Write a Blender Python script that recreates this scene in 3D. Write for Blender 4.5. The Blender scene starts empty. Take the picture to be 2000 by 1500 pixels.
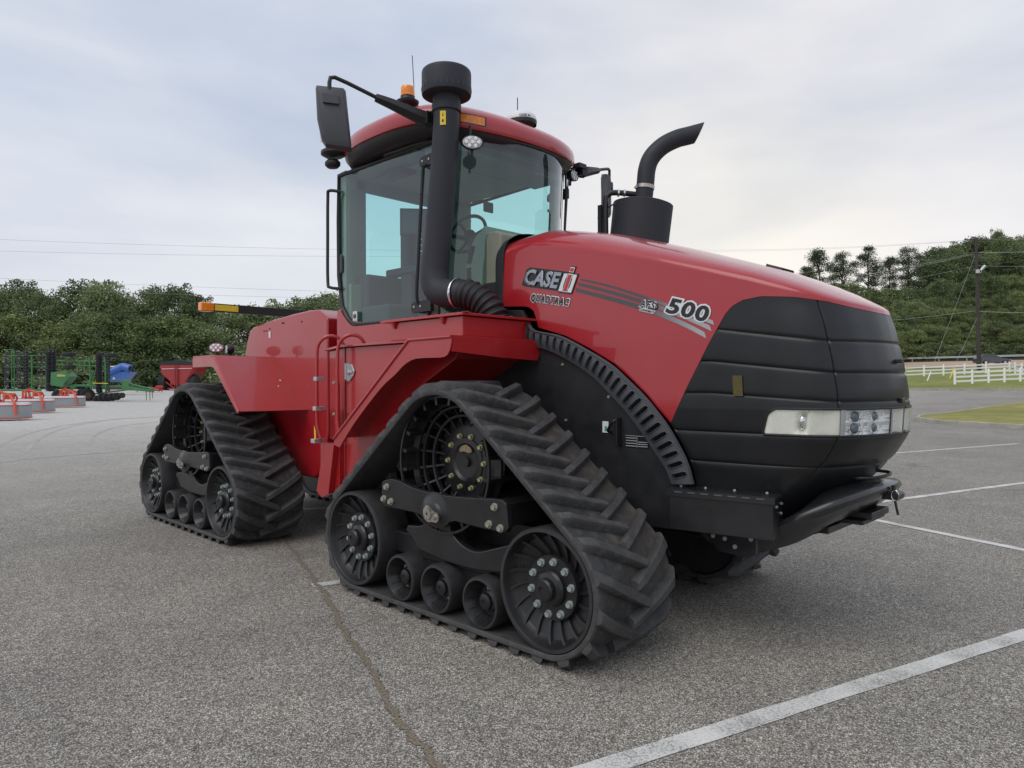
import bpy, bmesh, math, random
import numpy as np
from mathutils import Vector, Matrix
S = bpy.context.scene
COL = S.collection
PI = math.pi
R_ = math.radians
WO = {}                       # world origin of every object built

# ------------------------------------------------------------------ mesh builder
class MB:
    def __init__(s): s.v = []; s.f = []; s.m = []; s.sm = []
    def add(s, vs, fs, m=0, smooth=False):
        o = len(s.v); s.v += [tuple(map(float, p)) for p in vs]
        for f in fs:
            s.f.append(tuple(i + o for i in f)); s.m.append(m); s.sm.append(smooth)
        return s
    def box(s, a, b, m=0, M=None):
        x0, y0, z0 = a; x1, y1, z1 = b
        vs = [(x0,y0,z0),(x1,y0,z0),(x1,y1,z0),(x0,y1,z0),(x0,y0,z1),(x1,y0,z1),(x1,y1,z1),(x0,y1,z1)]
        if M is not None: vs = [tuple(M @ Vector(p)) for p in vs]
        return s.add(vs, [(0,3,2,1),(4,5,6,7),(0,1,5,4),(1,2,6,5),(2,3,7,6),(3,0,4,7)], m)
    def cyl(s, p0, p1, r0, r1=None, n=16, m=0, cap=True, smooth=True):
        r1 = r0 if r1 is None else r1
        p0 = Vector(p0); p1 = Vector(p1); d = (p1 - p0).normalized()
        a = d.orthogonal().normalized(); b = d.cross(a)
        vs = []
        for p, r in ((p0, r0), (p1, r1)):
            for i in range(n):
                t = 2*PI*i/n; vs.append(p + (a*math.cos(t) + b*math.sin(t))*r)
        s.add(vs, [(i, (i+1) % n, n+(i+1) % n, n+i) for i in range(n)], m, smooth)
        if cap:
            s.add(vs[:n], [tuple(range(n))[::-1]], m); s.add(vs[n:], [tuple(range(n))], m)
        return s
    def tube(s, pts, r, n=8, m=0, closed=False):
        pts = [Vector(p) for p in pts]; k = len(pts); rs = r if hasattr(r, '__len__') else [r]*k
        vs = []; up = None
        for i, p in enumerate(pts):
            if closed: d = pts[(i+1) % k] - pts[i-1]
            else: d = pts[min(i+1, k-1)] - pts[max(i-1, 0)]
            d.normalize()
            if up is None: up = d.orthogonal().normalized()
            up = (up - d*up.dot(d)).normalized(); w = d.cross(up)
            for j in range(n):
                t = 2*PI*j/n; vs.append(p + (up*math.cos(t) + w*math.sin(t))*rs[i])
        fs = []
        for i in range(k if closed else k-1):
            a = i*n; b = ((i+1) % k)*n
            fs += [(a+j, a+(j+1) % n, b+(j+1) % n, b+j) for j in range(n)]
        s.add(vs, fs, m, True)
        if not closed:
            s.add(vs[:n], [tuple(range(n))[::-1]], m); s.add(vs[-n:], [tuple(range(n))], m)
        return s
    def lathe(s, prof, c, axis='z', n=32, m=0, smooth=True, mats=None):
        # prof: list of (radius, height along the axis)
        vs = []
        for r, h in prof:
            for i in range(n):
                t = 2*PI*i/n; a, b = r*math.cos(t), r*math.sin(t)
                if axis == 'z': p = (c[0]+a, c[1]+b, c[2]+h)
                elif axis == 'y': p = (c[0]+a, c[1]+h, c[2]+b)
                else: p = (c[0]+h, c[1]+a, c[2]+b)
                vs.append(p)
        o = len(s.v); s.v += vs
        for k in range(len(prof)-1):
            mm = mats[k] if mats else m
            for i in range(n):
                j = (i+1) % n
                s.f.append((o+k*n+i, o+k*n+j, o+(k+1)*n+j, o+(k+1)*n+i)); s.m.append(mm); s.sm.append(smooth)
        return s
    def prism(s, poly, lo, hi, axis='y', m=0, smooth=False):
        n = len(poly)
        def P(a, b, h):
            return (a, h, b) if axis == 'y' else ((a, b, h) if axis == 'z' else (h, a, b))
        vs = [P(a, b, lo) for a, b in poly] + [P(a, b, hi) for a, b in poly]
        s.add(vs, [(i, (i+1) % n, n+(i+1) % n, n+i) for i in range(n)], m, smooth)
        s.add(vs[:n], [tuple(range(n))[::-1]], m); s.add(vs[n:], [tuple(range(n))], m)
        return s
    def grid(s, rows, m=0, closed=False, smooth=True, skip=None, mf=None):
        nr = len(rows); nc = len(rows[0]); vs = [p for r in rows for p in r]; o = len(s.v)
        s.v += [tuple(map(float, p)) for p in vs]
        for i in range(nr-1):
            for j in range(nc if closed else nc-1):
                if skip and skip(i, j): continue
                k = (j+1) % nc
                s.f.append((o+i*nc+j, o+i*nc+k, o+(i+1)*nc+k, o+(i+1)*nc+j))
                s.m.append(mf(i, j) if mf else m); s.sm.append(smooth)
        return s
    def bolt(s, p, d, r=.015, h=.012, m=0):
        p = Vector(p); d = Vector(d).normalized()
        s.cyl(p, p + d*h*.35, r*1.25, n=12, m=m)
        s.cyl(p, p + d*h, r, r*.92, n=6, m=m, smooth=False)
        return s
    def build(s, name, mats, parent=None, origin=None, sharp=35, bevel=0, solid=0, sub=0):
        me = bpy.data.meshes.new(name)
        v = np.array(s.v)
        if origin is None:
            lo = v.min(0); hi = v.max(0); origin = ((lo[0]+hi[0])/2, (lo[1]+hi[1])/2, lo[2])
        origin = tuple(float(c) for c in origin)
        me.from_pydata([tuple(p) for p in (v - np.array(origin))], [], s.f)
        if not isinstance(mats, (list, tuple)): mats = [mats]
        for m in mats: me.materials.append(m)
        me.polygons.foreach_set('material_index', s.m)
        me.polygons.foreach_set('use_smooth', [True]*len(s.f) if sharp else s.sm)
        me.validate(); me.update()
        bm = bmesh.new(); bm.from_mesh(me)
        bmesh.ops.remove_doubles(bm, verts=bm.verts, dist=1e-5)
        bmesh.ops.recalc_face_normals(bm, faces=bm.faces)
        bm.to_mesh(me); bm.free()
        if sharp: me.set_sharp_from_angle(angle=R_(sharp))
        o = bpy.data.objects.new(name, me); COL.objects.link(o)
        WO[o.name] = origin
        if parent is not None:
            o.parent = parent; o.location = Vector(origin) - Vector(WO[parent.name])
        else: o.location = origin
        if bevel:
            b = o.modifiers.new('bevel', 'BEVEL'); b.width = bevel; b.segments = 2; b.limit_method = 'ANGLE'
            b.angle_limit = R_(40); b.harden_normals = True
        if solid:
            b = o.modifiers.new('solid', 'SOLIDIFY'); b.thickness = solid; b.offset = 0
        if sub:
            b = o.modifiers.new('sub', 'SUBSURF'); b.levels = b.render_levels = sub
        return o

def tag(o, label=None, cat=None, group=None, kind=None):
    if label: o['label'] = label
    if cat: o['category'] = cat
    if group: o['group'] = group
    if kind: o['kind'] = kind
    return o
def empty(name, loc, label, cat, group=None, rz=0):
    o = bpy.data.objects.new(name, None); COL.objects.link(o); o.location = loc; o.empty_display_size = .2
    o.rotation_euler.z = rz
    WO[o.name] = tuple(loc); return tag(o, label, cat, group)
def copy_tree(o, parent=None):
    c = o.copy(); COL.objects.link(c); WO[c.name] = WO[o.name]
    if parent is not None: c.parent = parent
    for ch in list(o.children): copy_tree(ch, c)
    return c
def interp(x, xs, ys): return float(np.interp(x, xs, ys))
def sstep(a, b, x):
    t = min(1, max(0, (x-a)/(b-a))); return t*t*(3-2*t)
def smoothpath(pts, n=6):
    # Catmull-Rom through the points
    P = [Vector(p) for p in pts]; out = []
    for i in range(len(P)-1):
        p0 = P[max(i-1, 0)]; p1 = P[i]; p2 = P[i+1]; p3 = P[min(i+2, len(P)-1)]
        for k in range(n):
            t = k/n
            out.append(.5*((2*p1) + (p2-p0)*t + (2*p0-5*p1+4*p2-p3)*t*t + (3*p1-p0-3*p2+p3)*t**3))
    out.append(P[-1]); return out

def many(pts, make, name, mats, parent, **k):
    # one mesh per piece: the first is built, the others are moved copies of it
    p0 = Vector(pts[0]); mb = MB(); make(mb, p0); o = mb.build(name, mats, parent, **k)
    for p in pts[1:]:
        c = o.copy(); COL.objects.link(c); c.parent = parent; c.location = o.location + (Vector(p)-p0); WO[c.name] = WO[o.name]
    return o
def bolts(pts, d, r, h, m, name, parent, **k): return many(pts, lambda mb, p: mb.bolt(p, d, r, h), name, m, parent, **k)

# ------------------------------------------------------------------ materials
def nodes(name):
    m = bpy.data.materials.new(name); m.use_nodes = True
    nt = m.node_tree; b = nt.nodes['Principled BSDF']; return m, nt, b
def N(nt, t, **k):
    n = nt.nodes.new(t)
    for a, v in k.items():
        if hasattr(n, a): setattr(n, a, v)
        else: n.inputs[a.replace('_', ' ')].default_value = v
    return n
def L(nt, a, b): nt.links.new(a, b)
def ramp(nt, fac, stops, interp='LINEAR'):
    r = nt.nodes.new('ShaderNodeValToRGB'); cr = r.color_ramp; cr.interpolation = interp
    while len(cr.elements) > 1: cr.elements.remove(cr.elements[-1])
    cr.elements[0].position = stops[0][0]; cr.elements[0].color = (*stops[0][1], 1)
    for p, c in stops[1:]:
        e = cr.elements.new(p); e.color = (*c, 1)
    L(nt, fac, r.inputs[0]); return r
def noise(nt, scale, detail=4, rough=.55, coord='Object', dist=0):
    tc = N(nt, 'ShaderNodeTexCoord'); n = N(nt, 'ShaderNodeTexNoise')
    n.inputs['Scale'].default_value = scale; n.inputs['Detail'].default_value = detail
    n.inputs['Roughness'].default_value = rough; n.inputs['Distortion'].default_value = dist
    L(nt, tc.outputs[coord], n.inputs['Vector']); return n
def bump(nt, h, b, strength=.3, dist=.01):
    n = N(nt, 'ShaderNodeBump'); n.inputs['Strength'].default_value = strength
    n.inputs['Distance'].default_value = dist
    L(nt, h, n.inputs['Height']); L(nt, n.outputs[0], b.inputs['Normal']); return n
def mat(name, col, rough=.5, metal=0, coat=0, var=.12, vscale=6, dust=None, dustamt=.3, bmp=0, bscale=300, spec=.5, rvar=.1, coatr=.05):
    m, nt, b = nodes(name)
    n = noise(nt, vscale, 5)
    c0 = tuple(max(0, c*(1-var)) for c in col); c1 = tuple(min(1, c*(1+var)) for c in col)
    r = ramp(nt, n.outputs[0], [(.3, c0), (.7, c1)])
    out = r.outputs[0]
    if dust:
        n2 = noise(nt, vscale*2.7, 6, .65)
        f = ramp(nt, n2.outputs[0], [(.42, (0, 0, 0)), (.75, (dustamt,)*3)])
        mx = N(nt, 'ShaderNodeMix', data_type='RGBA'); L(nt, f.outputs[0], mx.inputs[0])
        L(nt, out, mx.inputs[6]); mx.inputs[7].default_value = (*dust, 1); out = mx.outputs[2]
    L(nt, out, b.inputs['Base Color'])
    rr = ramp(nt, n.outputs[0], [(.3, (max(0, rough-rvar),)*3), (.7, (min(1, rough+rvar),)*3)])
    L(nt, rr.outputs[0], b.inputs['Roughness'])
    b.inputs['Metallic'].default_value = metal; b.inputs['Specular IOR Level'].default_value = spec
    if coat:
        b.inputs['Coat Weight'].default_value = coat; b.inputs['Coat Roughness'].default_value = coatr
    if bmp:
        n3 = noise(nt, bscale, 2); bump(nt, n3.outputs[0], b, bmp, .002)
    return m
RED = mat('red_paint', (.37, .008, .015), .33, coat=.75, var=.05, vscale=1.5, dust=(.42, .12, .12), dustamt=.04, coatr=.04)
REDF = mat('red_frame_paint', (.38, .009, .013), .38, coat=.7, var=.06, vscale=3, dust=(.38, .14, .13), dustamt=.08, coatr=.10)
BLK = mat('black_plastic', (.014, .0145, .017), .5, var=.15, vscale=8, dust=(.07, .068, .065), dustamt=.05, bmp=.08, bscale=500)
BLKS = mat('black_satin_steel', (.015, .015, .017), .33, var=.15, vscale=5, dust=(.08, .07, .06), dustamt=.08)
BLKG = mat('black_gloss_casting', (.016, .017, .019), .26, var=.1, vscale=4, dust=(.07, .065, .06), dustamt=.15, coat=.25, coatr=.2)
GREYP = mat('charcoal_plastic', (.062, .066, .075), .5, var=.1, vscale=5, bmp=.1, bscale=600)
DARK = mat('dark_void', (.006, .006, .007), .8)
BLUEB = mat('matt_black_heat_paint', (.030, .032, .040), .6, var=.08, vscale=3, spec=.35)
ZINC = mat('zinc_bolt', (.42, .44, .36), .4, metal=.55, var=.2, vscale=40)
ZINCB = mat('grey_zinc_bolt', (.42, .47, .46), .45, metal=.5, var=.2, vscale=40)
STEEL = mat('bare_steel', (.45, .42, .38), .38, metal=.8, var=.25, vscale=30)
CHROME = mat('chrome', (.78, .79, .8), .12, metal=1, var=.03)
SILV = mat('silver_badge', (.34, .36, .39), .25, metal=.75, var=.08, vscale=20)
WHT = mat('white_vinyl', (.72, .73, .74), .4, var=.04)
BLKV = mat('black_vinyl', (.012, .012, .015), .35)
YEL = mat('yellow_label', (.78, .55, .03), .5, var=.1, vscale=60)
YELD = mat('dusty_yellow_label', (.085, .066, .014), .5, var=.3, vscale=60)
REDL = mat('red_vinyl', (.5, .03, .03), .4)
ALU = mat('aluminium_step', (.52, .54, .56), .35, metal=.7, var=.1, vscale=50)
BEIGE = mat('cab_trim', (.27, .285, .22), .7, var=.08)
HEADL = mat('headliner', (.30, .30, .29), .85, var=.06)
GREYC = mat('cab_grey', (.20, .205, .20), .7, var=.06)
FAB = mat('seat_fabric', (.05, .055, .06), .9, var=.15, vscale=40)
DIRTY = mat('stained_steel', (.15, .11, .07), .7, var=.4, vscale=25)

def rubber():
    m, nt, b = nodes('track_rubber')
    n = noise(nt, 3.2, 6, .65); n2 = noise(nt, 22, 5, .7); n3 = noise(nt, 120, 3, .6)
    a = ramp(nt, n.outputs[0], [(.33, (.022, .023, .025)), (.66, (.060, .060, .061))])
    d = ramp(nt, n2.outputs[0], [(.5, (0, 0, 0)), (.70, (.7, .7, .7))])
    mx = N(nt, 'ShaderNodeMix', data_type='RGBA'); L(nt, d.outputs[0], mx.inputs[0]); L(nt, a.outputs[0], mx.inputs[6])
    mx.inputs[7].default_value = (.105, .098, .088, 1)
    g = N(nt, 'ShaderNodeNewGeometry'); pr = ramp(nt, g.outputs['Pointiness'], [(.53, (0,0,0)), (.62, (.5,.5,.5))]); m2 = N(nt, 'ShaderNodeMix', data_type='RGBA'); L(nt, pr.outputs[0], m2.inputs[0]); L(nt, mx.outputs[2], m2.inputs[6]); m2.inputs[7].default_value = (.10,.10,.10,1)
    L(nt, m2.outputs[2], b.inputs['Base Color']); b.inputs['Roughness'].default_value = .62
    b.inputs['Specular IOR Level'].default_value = .4
    ad = N(nt, 'ShaderNodeMath', operation='ADD'); L(nt, n2.outputs[0], ad.inputs[0]); L(nt, n3.outputs[0], ad.inputs[1])
    bump(nt, ad.outputs[0], b, .35, .004); return m
RUB = rubber()
def rubber_dirt():
    m, nt, b = nodes('muddy_rubber')
    n = noise(nt, 9, 6, .7)
    a = ramp(nt, n.outputs[0], [(.36, (.035, .034, .033)), (.52, (.058, .051, .044)), (.75, (.12, .10, .08))])
    L(nt, a.outputs[0], b.inputs['Base Color']); b.inputs['Roughness'].default_value = .85
    bump(nt, n.outputs[0], b, .4, .006); return m
RUBD = rubber_dirt()
TIRE = mat('roller_rubber', (.024, .024, .026), .5, var=.2, vscale=9, dust=(.07, .065, .06), dustamt=.25, bmp=.1, bscale=150)

def glass(name, col, fmul=1.0, rough=.01):
    m, nt, b = nodes(name); nt.nodes.remove(b)
    out = [n for n in nt.nodes if n.type == 'OUTPUT_MATERIAL'][0]
    t = N(nt, 'ShaderNodeBsdfTransparent'); t.inputs[0].default_value = (*col, 1)
    g = N(nt, 'ShaderNodeBsdfGlossy'); g.inputs['Roughness'].default_value = rough; g.inputs[0].default_value = (.95, .97, 1, 1)
    fr = N(nt, 'ShaderNodeFresnel'); ge = N(nt, 'ShaderNodeNewGeometry')
    ir = N(nt, 'ShaderNodeMapRange'); ir.inputs[3].default_value = 1.5; ir.inputs[4].default_value = 1/1.5; L(nt, ge.outputs['Backfacing'], ir.inputs[0]); L(nt, ir.outputs[0], fr.inputs[0])
    mu = N(nt, 'ShaderNodeMath', operation='MULTIPLY'); mu.inputs[1].default_value = fmul; L(nt, fr.outputs[0], mu.inputs[0])
    mx = N(nt, 'ShaderNodeMixShader'); L(nt, mu.outputs[0], mx.inputs[0]); L(nt, t.outputs[0], mx.inputs[1]); L(nt, g.outputs[0], mx.inputs[2])
    L(nt, mx.outputs[0], out.inputs[0]); return m
GLASS = glass('tinted_glass', (.66, .915, .90), 1.7)
CLEAR = glass('clear_lens', (.97, .98, .98), 1.2)
FROST = mat('frosted_reflector', (.90, .89, .80), .3, metal=.25, var=.12, vscale=3)
REFL = mat('lamp_reflector', (.95, .96, .97), .3, metal=.4, var=.2, vscale=14)
LENS = mat('projector_glass', (.10, .13, .16), .06, metal=.2, coat=1, var=.1)
AMB = mat('amber_lens', (1.0, .27, .015), .25, var=.18, vscale=30, coat=.6)
LEDW = mat('led_lens', (.6, .61, .6), .2, var=.3, vscale=60, coat=.5)

def stripe_mat():
    m, nt, b = nodes('stripe_vinyl')
    tc = N(nt, 'ShaderNodeTexCoord'); sp = N(nt, 'ShaderNodeSeparateXYZ'); L(nt, tc.outputs['Object'], sp.inputs[0])
    r = ramp(nt, sp.outputs[0], [(0, (.045, .045, .05)), (.55, (.045, .05, .055)), (.9, (.36, .37, .39))])
    mr = N(nt, 'ShaderNodeMapRange'); mr.inputs[1].default_value = -.5; mr.inputs[2].default_value = .5
    L(nt, sp.outputs[0], mr.inputs[0]); L(nt, mr.outputs[0], r.inputs[0])
    L(nt, r.outputs[0], b.inputs['Base Color']); b.inputs['Roughness'].default_value = .35; b.inputs['Coat Weight'].default_value = .5
    return m
STRIPE = stripe_mat()

def mesh_screen():
    m, nt, b = nodes('intake_screen')
    tc = N(nt, 'ShaderNodeTexCoord'); w = N(nt, 'ShaderNodeTexVoronoi'); w.inputs['Scale'].default_value = 160
    L(nt, tc.outputs['Object'], w.inputs['Vector'])
    r = ramp(nt, w.outputs['Distance'], [(.3, (.01, .01, .012)), (.6, (.05, .055, .065))])
    L(nt, r.outputs[0], b.inputs['Base Color']); b.inputs['Roughness'].default_value = .6; return m
SCREEN = mesh_screen()
# the fine-meshed black cowling of the grille
def cowl():
    m, nt, b = nodes('grille_screen')
    n = noise(nt, 5, 5, .6); n2 = noise(nt, 700, 1)
    r = ramp(nt, n.outputs[0], [(.35, (.009, .0095, .011)), (.7, (.015, .016, .018))])
    L(nt, r.outputs[0], b.inputs['Base Color']); b.inputs['Roughness'].default_value = .33
    b.inputs['Specular IOR Level'].default_value = .42
    bump(nt, n2.outputs[0], b, .12, .001); return m
COWL = cowl()
# ================================================================== THE TRACTOR
# x = forwards, y = left (the camera stands on the -y side), z = up; front axle at x = 0, rear axle at x = -3.91
TR = empty('tracked_tractor', (-1.95, 0, 0), 'large red and black articulated tractor on four rubber tracks in the middle of the lot', 'tractor')
def T(mb, name, mats, **k): return mb.build(name, mats, TR, **k)

# ---- front hood and grille: one plan outline, slices by height
plan = smoothpath([(-.34,-.60,0),(0,-.615,0),(.5,-.632,0),(1.0,-.640,0),(1.4,-.634,0),(1.7,-.61,0),(1.88,-.572,0),(1.985,-.51,0),(2.055,-.40,0),(2.10,-.26,0),(2.13,-.13,0),(2.14,0,0)], 24)
plan = np.array([(p.x, p.y) for p in plan])
plan = np.vstack([plan, (plan[:-1]*np.array([1, -1]))[::-1]])
seg = np.hypot(*np.diff(plan, axis=0).T); SA = np.concatenate([[0], np.cumsum(seg)]); ST = SA[-1]; SH = ST/2
def ref(s): return np.interp(s, SA, plan[:, 0]), np.interp(s, SA, plan[:, 1])
def slice_pt(s, z):
    x, y = ref(s); wt = sstep(1.1, 2.05, x)
    dx = interp(z, [.66,.8,.94,1.05,1.15,1.30,1.4,1.56,1.74,1.85,2.5], [-.42,-.31,-.17,-.08,-.022,-.012,-.020,-.045,-.085,-.12,-.16])*wt
    k = interp(z, [.6,.8,1.0,1.3,1.7,1.9,2.4], [.86,.92,.97,1,.99,.975,.93])
    return np.array([x+dx, y*k])
def wall(s, z, off=0.0):
    p = slice_pt(s, z); a = slice_pt(max(0, s-.01), z); b = slice_pt(min(ST, s+.01), z)
    t = (b-a)/np.hypot(*(b-a)); n = np.array([t[1], -t[0]])      # outward (to -y on the near side)
    q = p + n*off; return (q[0], q[1], z)
def s_of_x(x): return float(np.interp(x, plan[:len(plan)//2, 0], SA[:len(plan)//2]))
CX = [-.36,-.29,-.04,.15,.435,.77,.99,1.29,1.54,1.76,1.93,2.03]
CZ = [2.495,2.505,2.517,2.48,2.417,2.318,2.249,2.149,2.063,1.975,1.902,1.862]
def hh(x): return interp(x, [-.4, .6, 1.5, 1.8, 2.03], [.20, .18, .12, .085, .05])
def zs_f(x): return interp(x, CX, CZ) - .745*hh(x)
ZLX = [-.35,-.10,-.06,-.02,.01,.03,.28,.49,.69,.82,.93,1.02,1.085,1.13,1.20,1.316,1.408,1.453,1.511,1.61,1.77,1.9,1.97,2.03]
ZLZ = [2.00,1.98,1.967,1.94,1.88,1.825,1.756,1.664,1.56,1.461,1.37,1.278,1.212,1.30,1.441,1.661,1.81,1.855,1.884,1.897,1.882,1.855,1.828,1.808]
def zl_f(x): return interp(x, ZLX, ZLZ)
ss = sorted(set([round(s_of_x(x), 5) for x in np.linspace(-.34, 1.3, 70)] + [round(s_of_x(x), 5) for x in ZLX if x < 2] + [round(v, 5) for v in np.linspace(s_of_x(1.3), SH, 60)]))
ss = ss + [ST - v for v in ss[:-1]][::-1]
cols = []
for s in ss:
    xa = slice_pt(s, 1.85)[0]
    zl = zl_f(xa); zt = max(zs_f(xa), zl+.012)
    col = []
    inn = wall(s, zl, -.02); col.append(inn)
    for t in np.linspace(0, 1, 22): col.append(wall(s, zl+(zt-zl)*t))
    O = col[-1]; C = np.array([min(O[0], 1.50), 0])
    for th in np.linspace(.06, PI/2, 17):
        rho = math.cos(th)**.8
        p = C + (np.array(O[:2])-C)*rho
        n_ = 2.4; hgt = hh(p[0])*(1-rho**n_)**(1/n_)
        base = zs_f(p[0]) if p[0] < O[0]-1e-6 or True else zt
        col.append((p[0], p[1], max(base + hgt, zt if rho > .97 else 0)))
    cols.append(col)
mb = MB(); mb.grid(cols, smooth=True)
hood = T(mb, 'hood', RED, sharp=50)

GZ = [(1.65,.09),(1.49,.07),(1.345,.04),(1.172,0),(1.005,0)]
s_seam = s_of_x(1.985)
LZ0, LZ1 = 1.172, 1.306
S_L0 = s_of_x(1.63)
def lamp_u(s, z):         # inside the lamp opening?
    sm = min(s, ST-s)
    r = .055
    s0 = S_L0 + .010 + .03*(z-LZ0)/(LZ1-LZ0)
    if sm < s0 or not (LZ0 < z < LZ1): return False
    if sm < s0+r:
        if z > LZ1-r and math.hypot(s0+r-sm, z-(LZ1-r)) > r: return False
        rr = .02
        if sm < s0+rr and z < LZ0+rr and math.hypot(s0+rr-sm, z-(LZ0+rr)) > rr: return False
    return True
def groove(s, z):
    x = ref(s)[0]; f = min(1, max(0, (2.0-x)/.65)); zz = [2.2] + [a+b*f for a, b in GZ] + [.55]
    d = 0
    for i in range(len(zz)-1):
        if zz[i] >= z > zz[i+1]:
            u = (z-zz[i+1])/(zz[i]-zz[i+1]); w = zz[i]-zz[i+1]
            d = .003*(1-abs(2*u-1)**6)
            if 0 < i: d -= .005*math.exp(-((zz[i]-z)/.0045)**2)
            if i < len(zz)-2: d -= .005*math.exp(-((z-zz[i+1])/.0045)**2)
    sm = min(s, ST-s)
    if z > .98: d -= .009*math.exp(-((sm-s_seam)/.006)**2)
    if lamp_u(s, z): d = -.07
    return d
s1 = s_of_x(1.085)
sb = sorted(set(list(np.linspace(s1, s_of_x(1.9), 60)) + list(np.linspace(s_of_x(1.9), s_of_x(2.03), 34)) + list(np.linspace(s_of_x(2.03), SH, 24)) + [S_L0-.003, S_L0+.003]))
sb = sb + [ST - v for v in sb[:-1]][::-1]
cols = []
for s in sb:
    xa = slice_pt(s, 1.85)[0]; x0 = ref(s)[0]
    zt = zl_f(xa) - .002
    zb = interp(x0, [1.085,1.16,1.21,1.24,1.27], [1.205,1.088,.99,.88,.70])
    f_ = min(1, max(0, (2.0-x0)/.65)); an = [zt]+[min(zt, max(zb, g_)) for g_ in (GZ[0][0]+GZ[0][1]*f_, GZ[1][0]+GZ[1][1]*f_, GZ[2][0]+GZ[2][1]*f_, LZ1, LZ0, 1.005)]+[zb]
    zl_ = [an[0]]
    for a_, b_ in zip(an[:-1], an[1:]): zl_ += [a_+(b_-a_)*(.5-.5*math.cos(PI*q/14)) for q in range(1, 15)]
    cols.append([wall(s, z, -.004 + groove(s, z)) for z in zl_])
mb = MB(); mb.grid(cols, smooth=True)
grille = T(mb, 'grille', COWL, sharp=60)
# yellow sticker, latch and small emblem on the grille
def on_wall(mb, x, z, du, dv, off, m=0, s=None):
    s = s_of_x(x) if s is None else s
    rows = [[wall(s+du*i/6, z+dv*j, off) for i in range(7)] for j in range(2)]
    mb.grid(rows, m)
mb = MB(); on_wall(mb, 1.475, 1.37, .055, .11, .006); mb.build('warning_label', YELD, grille)
mb = MB(); p = wall(SH-.02, 1.555, .02); mb.box((p[0]-.03, p[1]-.014, p[2]-.010), (p[0]+.008, p[1]+.02, p[2]+.010))
mb.build('latch', BLK, grille, bevel=.004)
mb = MB(); p = wall(SH-.03, 1.345, .015); mb.box((p[0]-.022, p[1]-.022, p[2]-.012), (p[0]-.004, p[1]+.022, p[2]+.012)); mb.build('emblem', BLKG, grille, bevel=.004)

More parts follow.
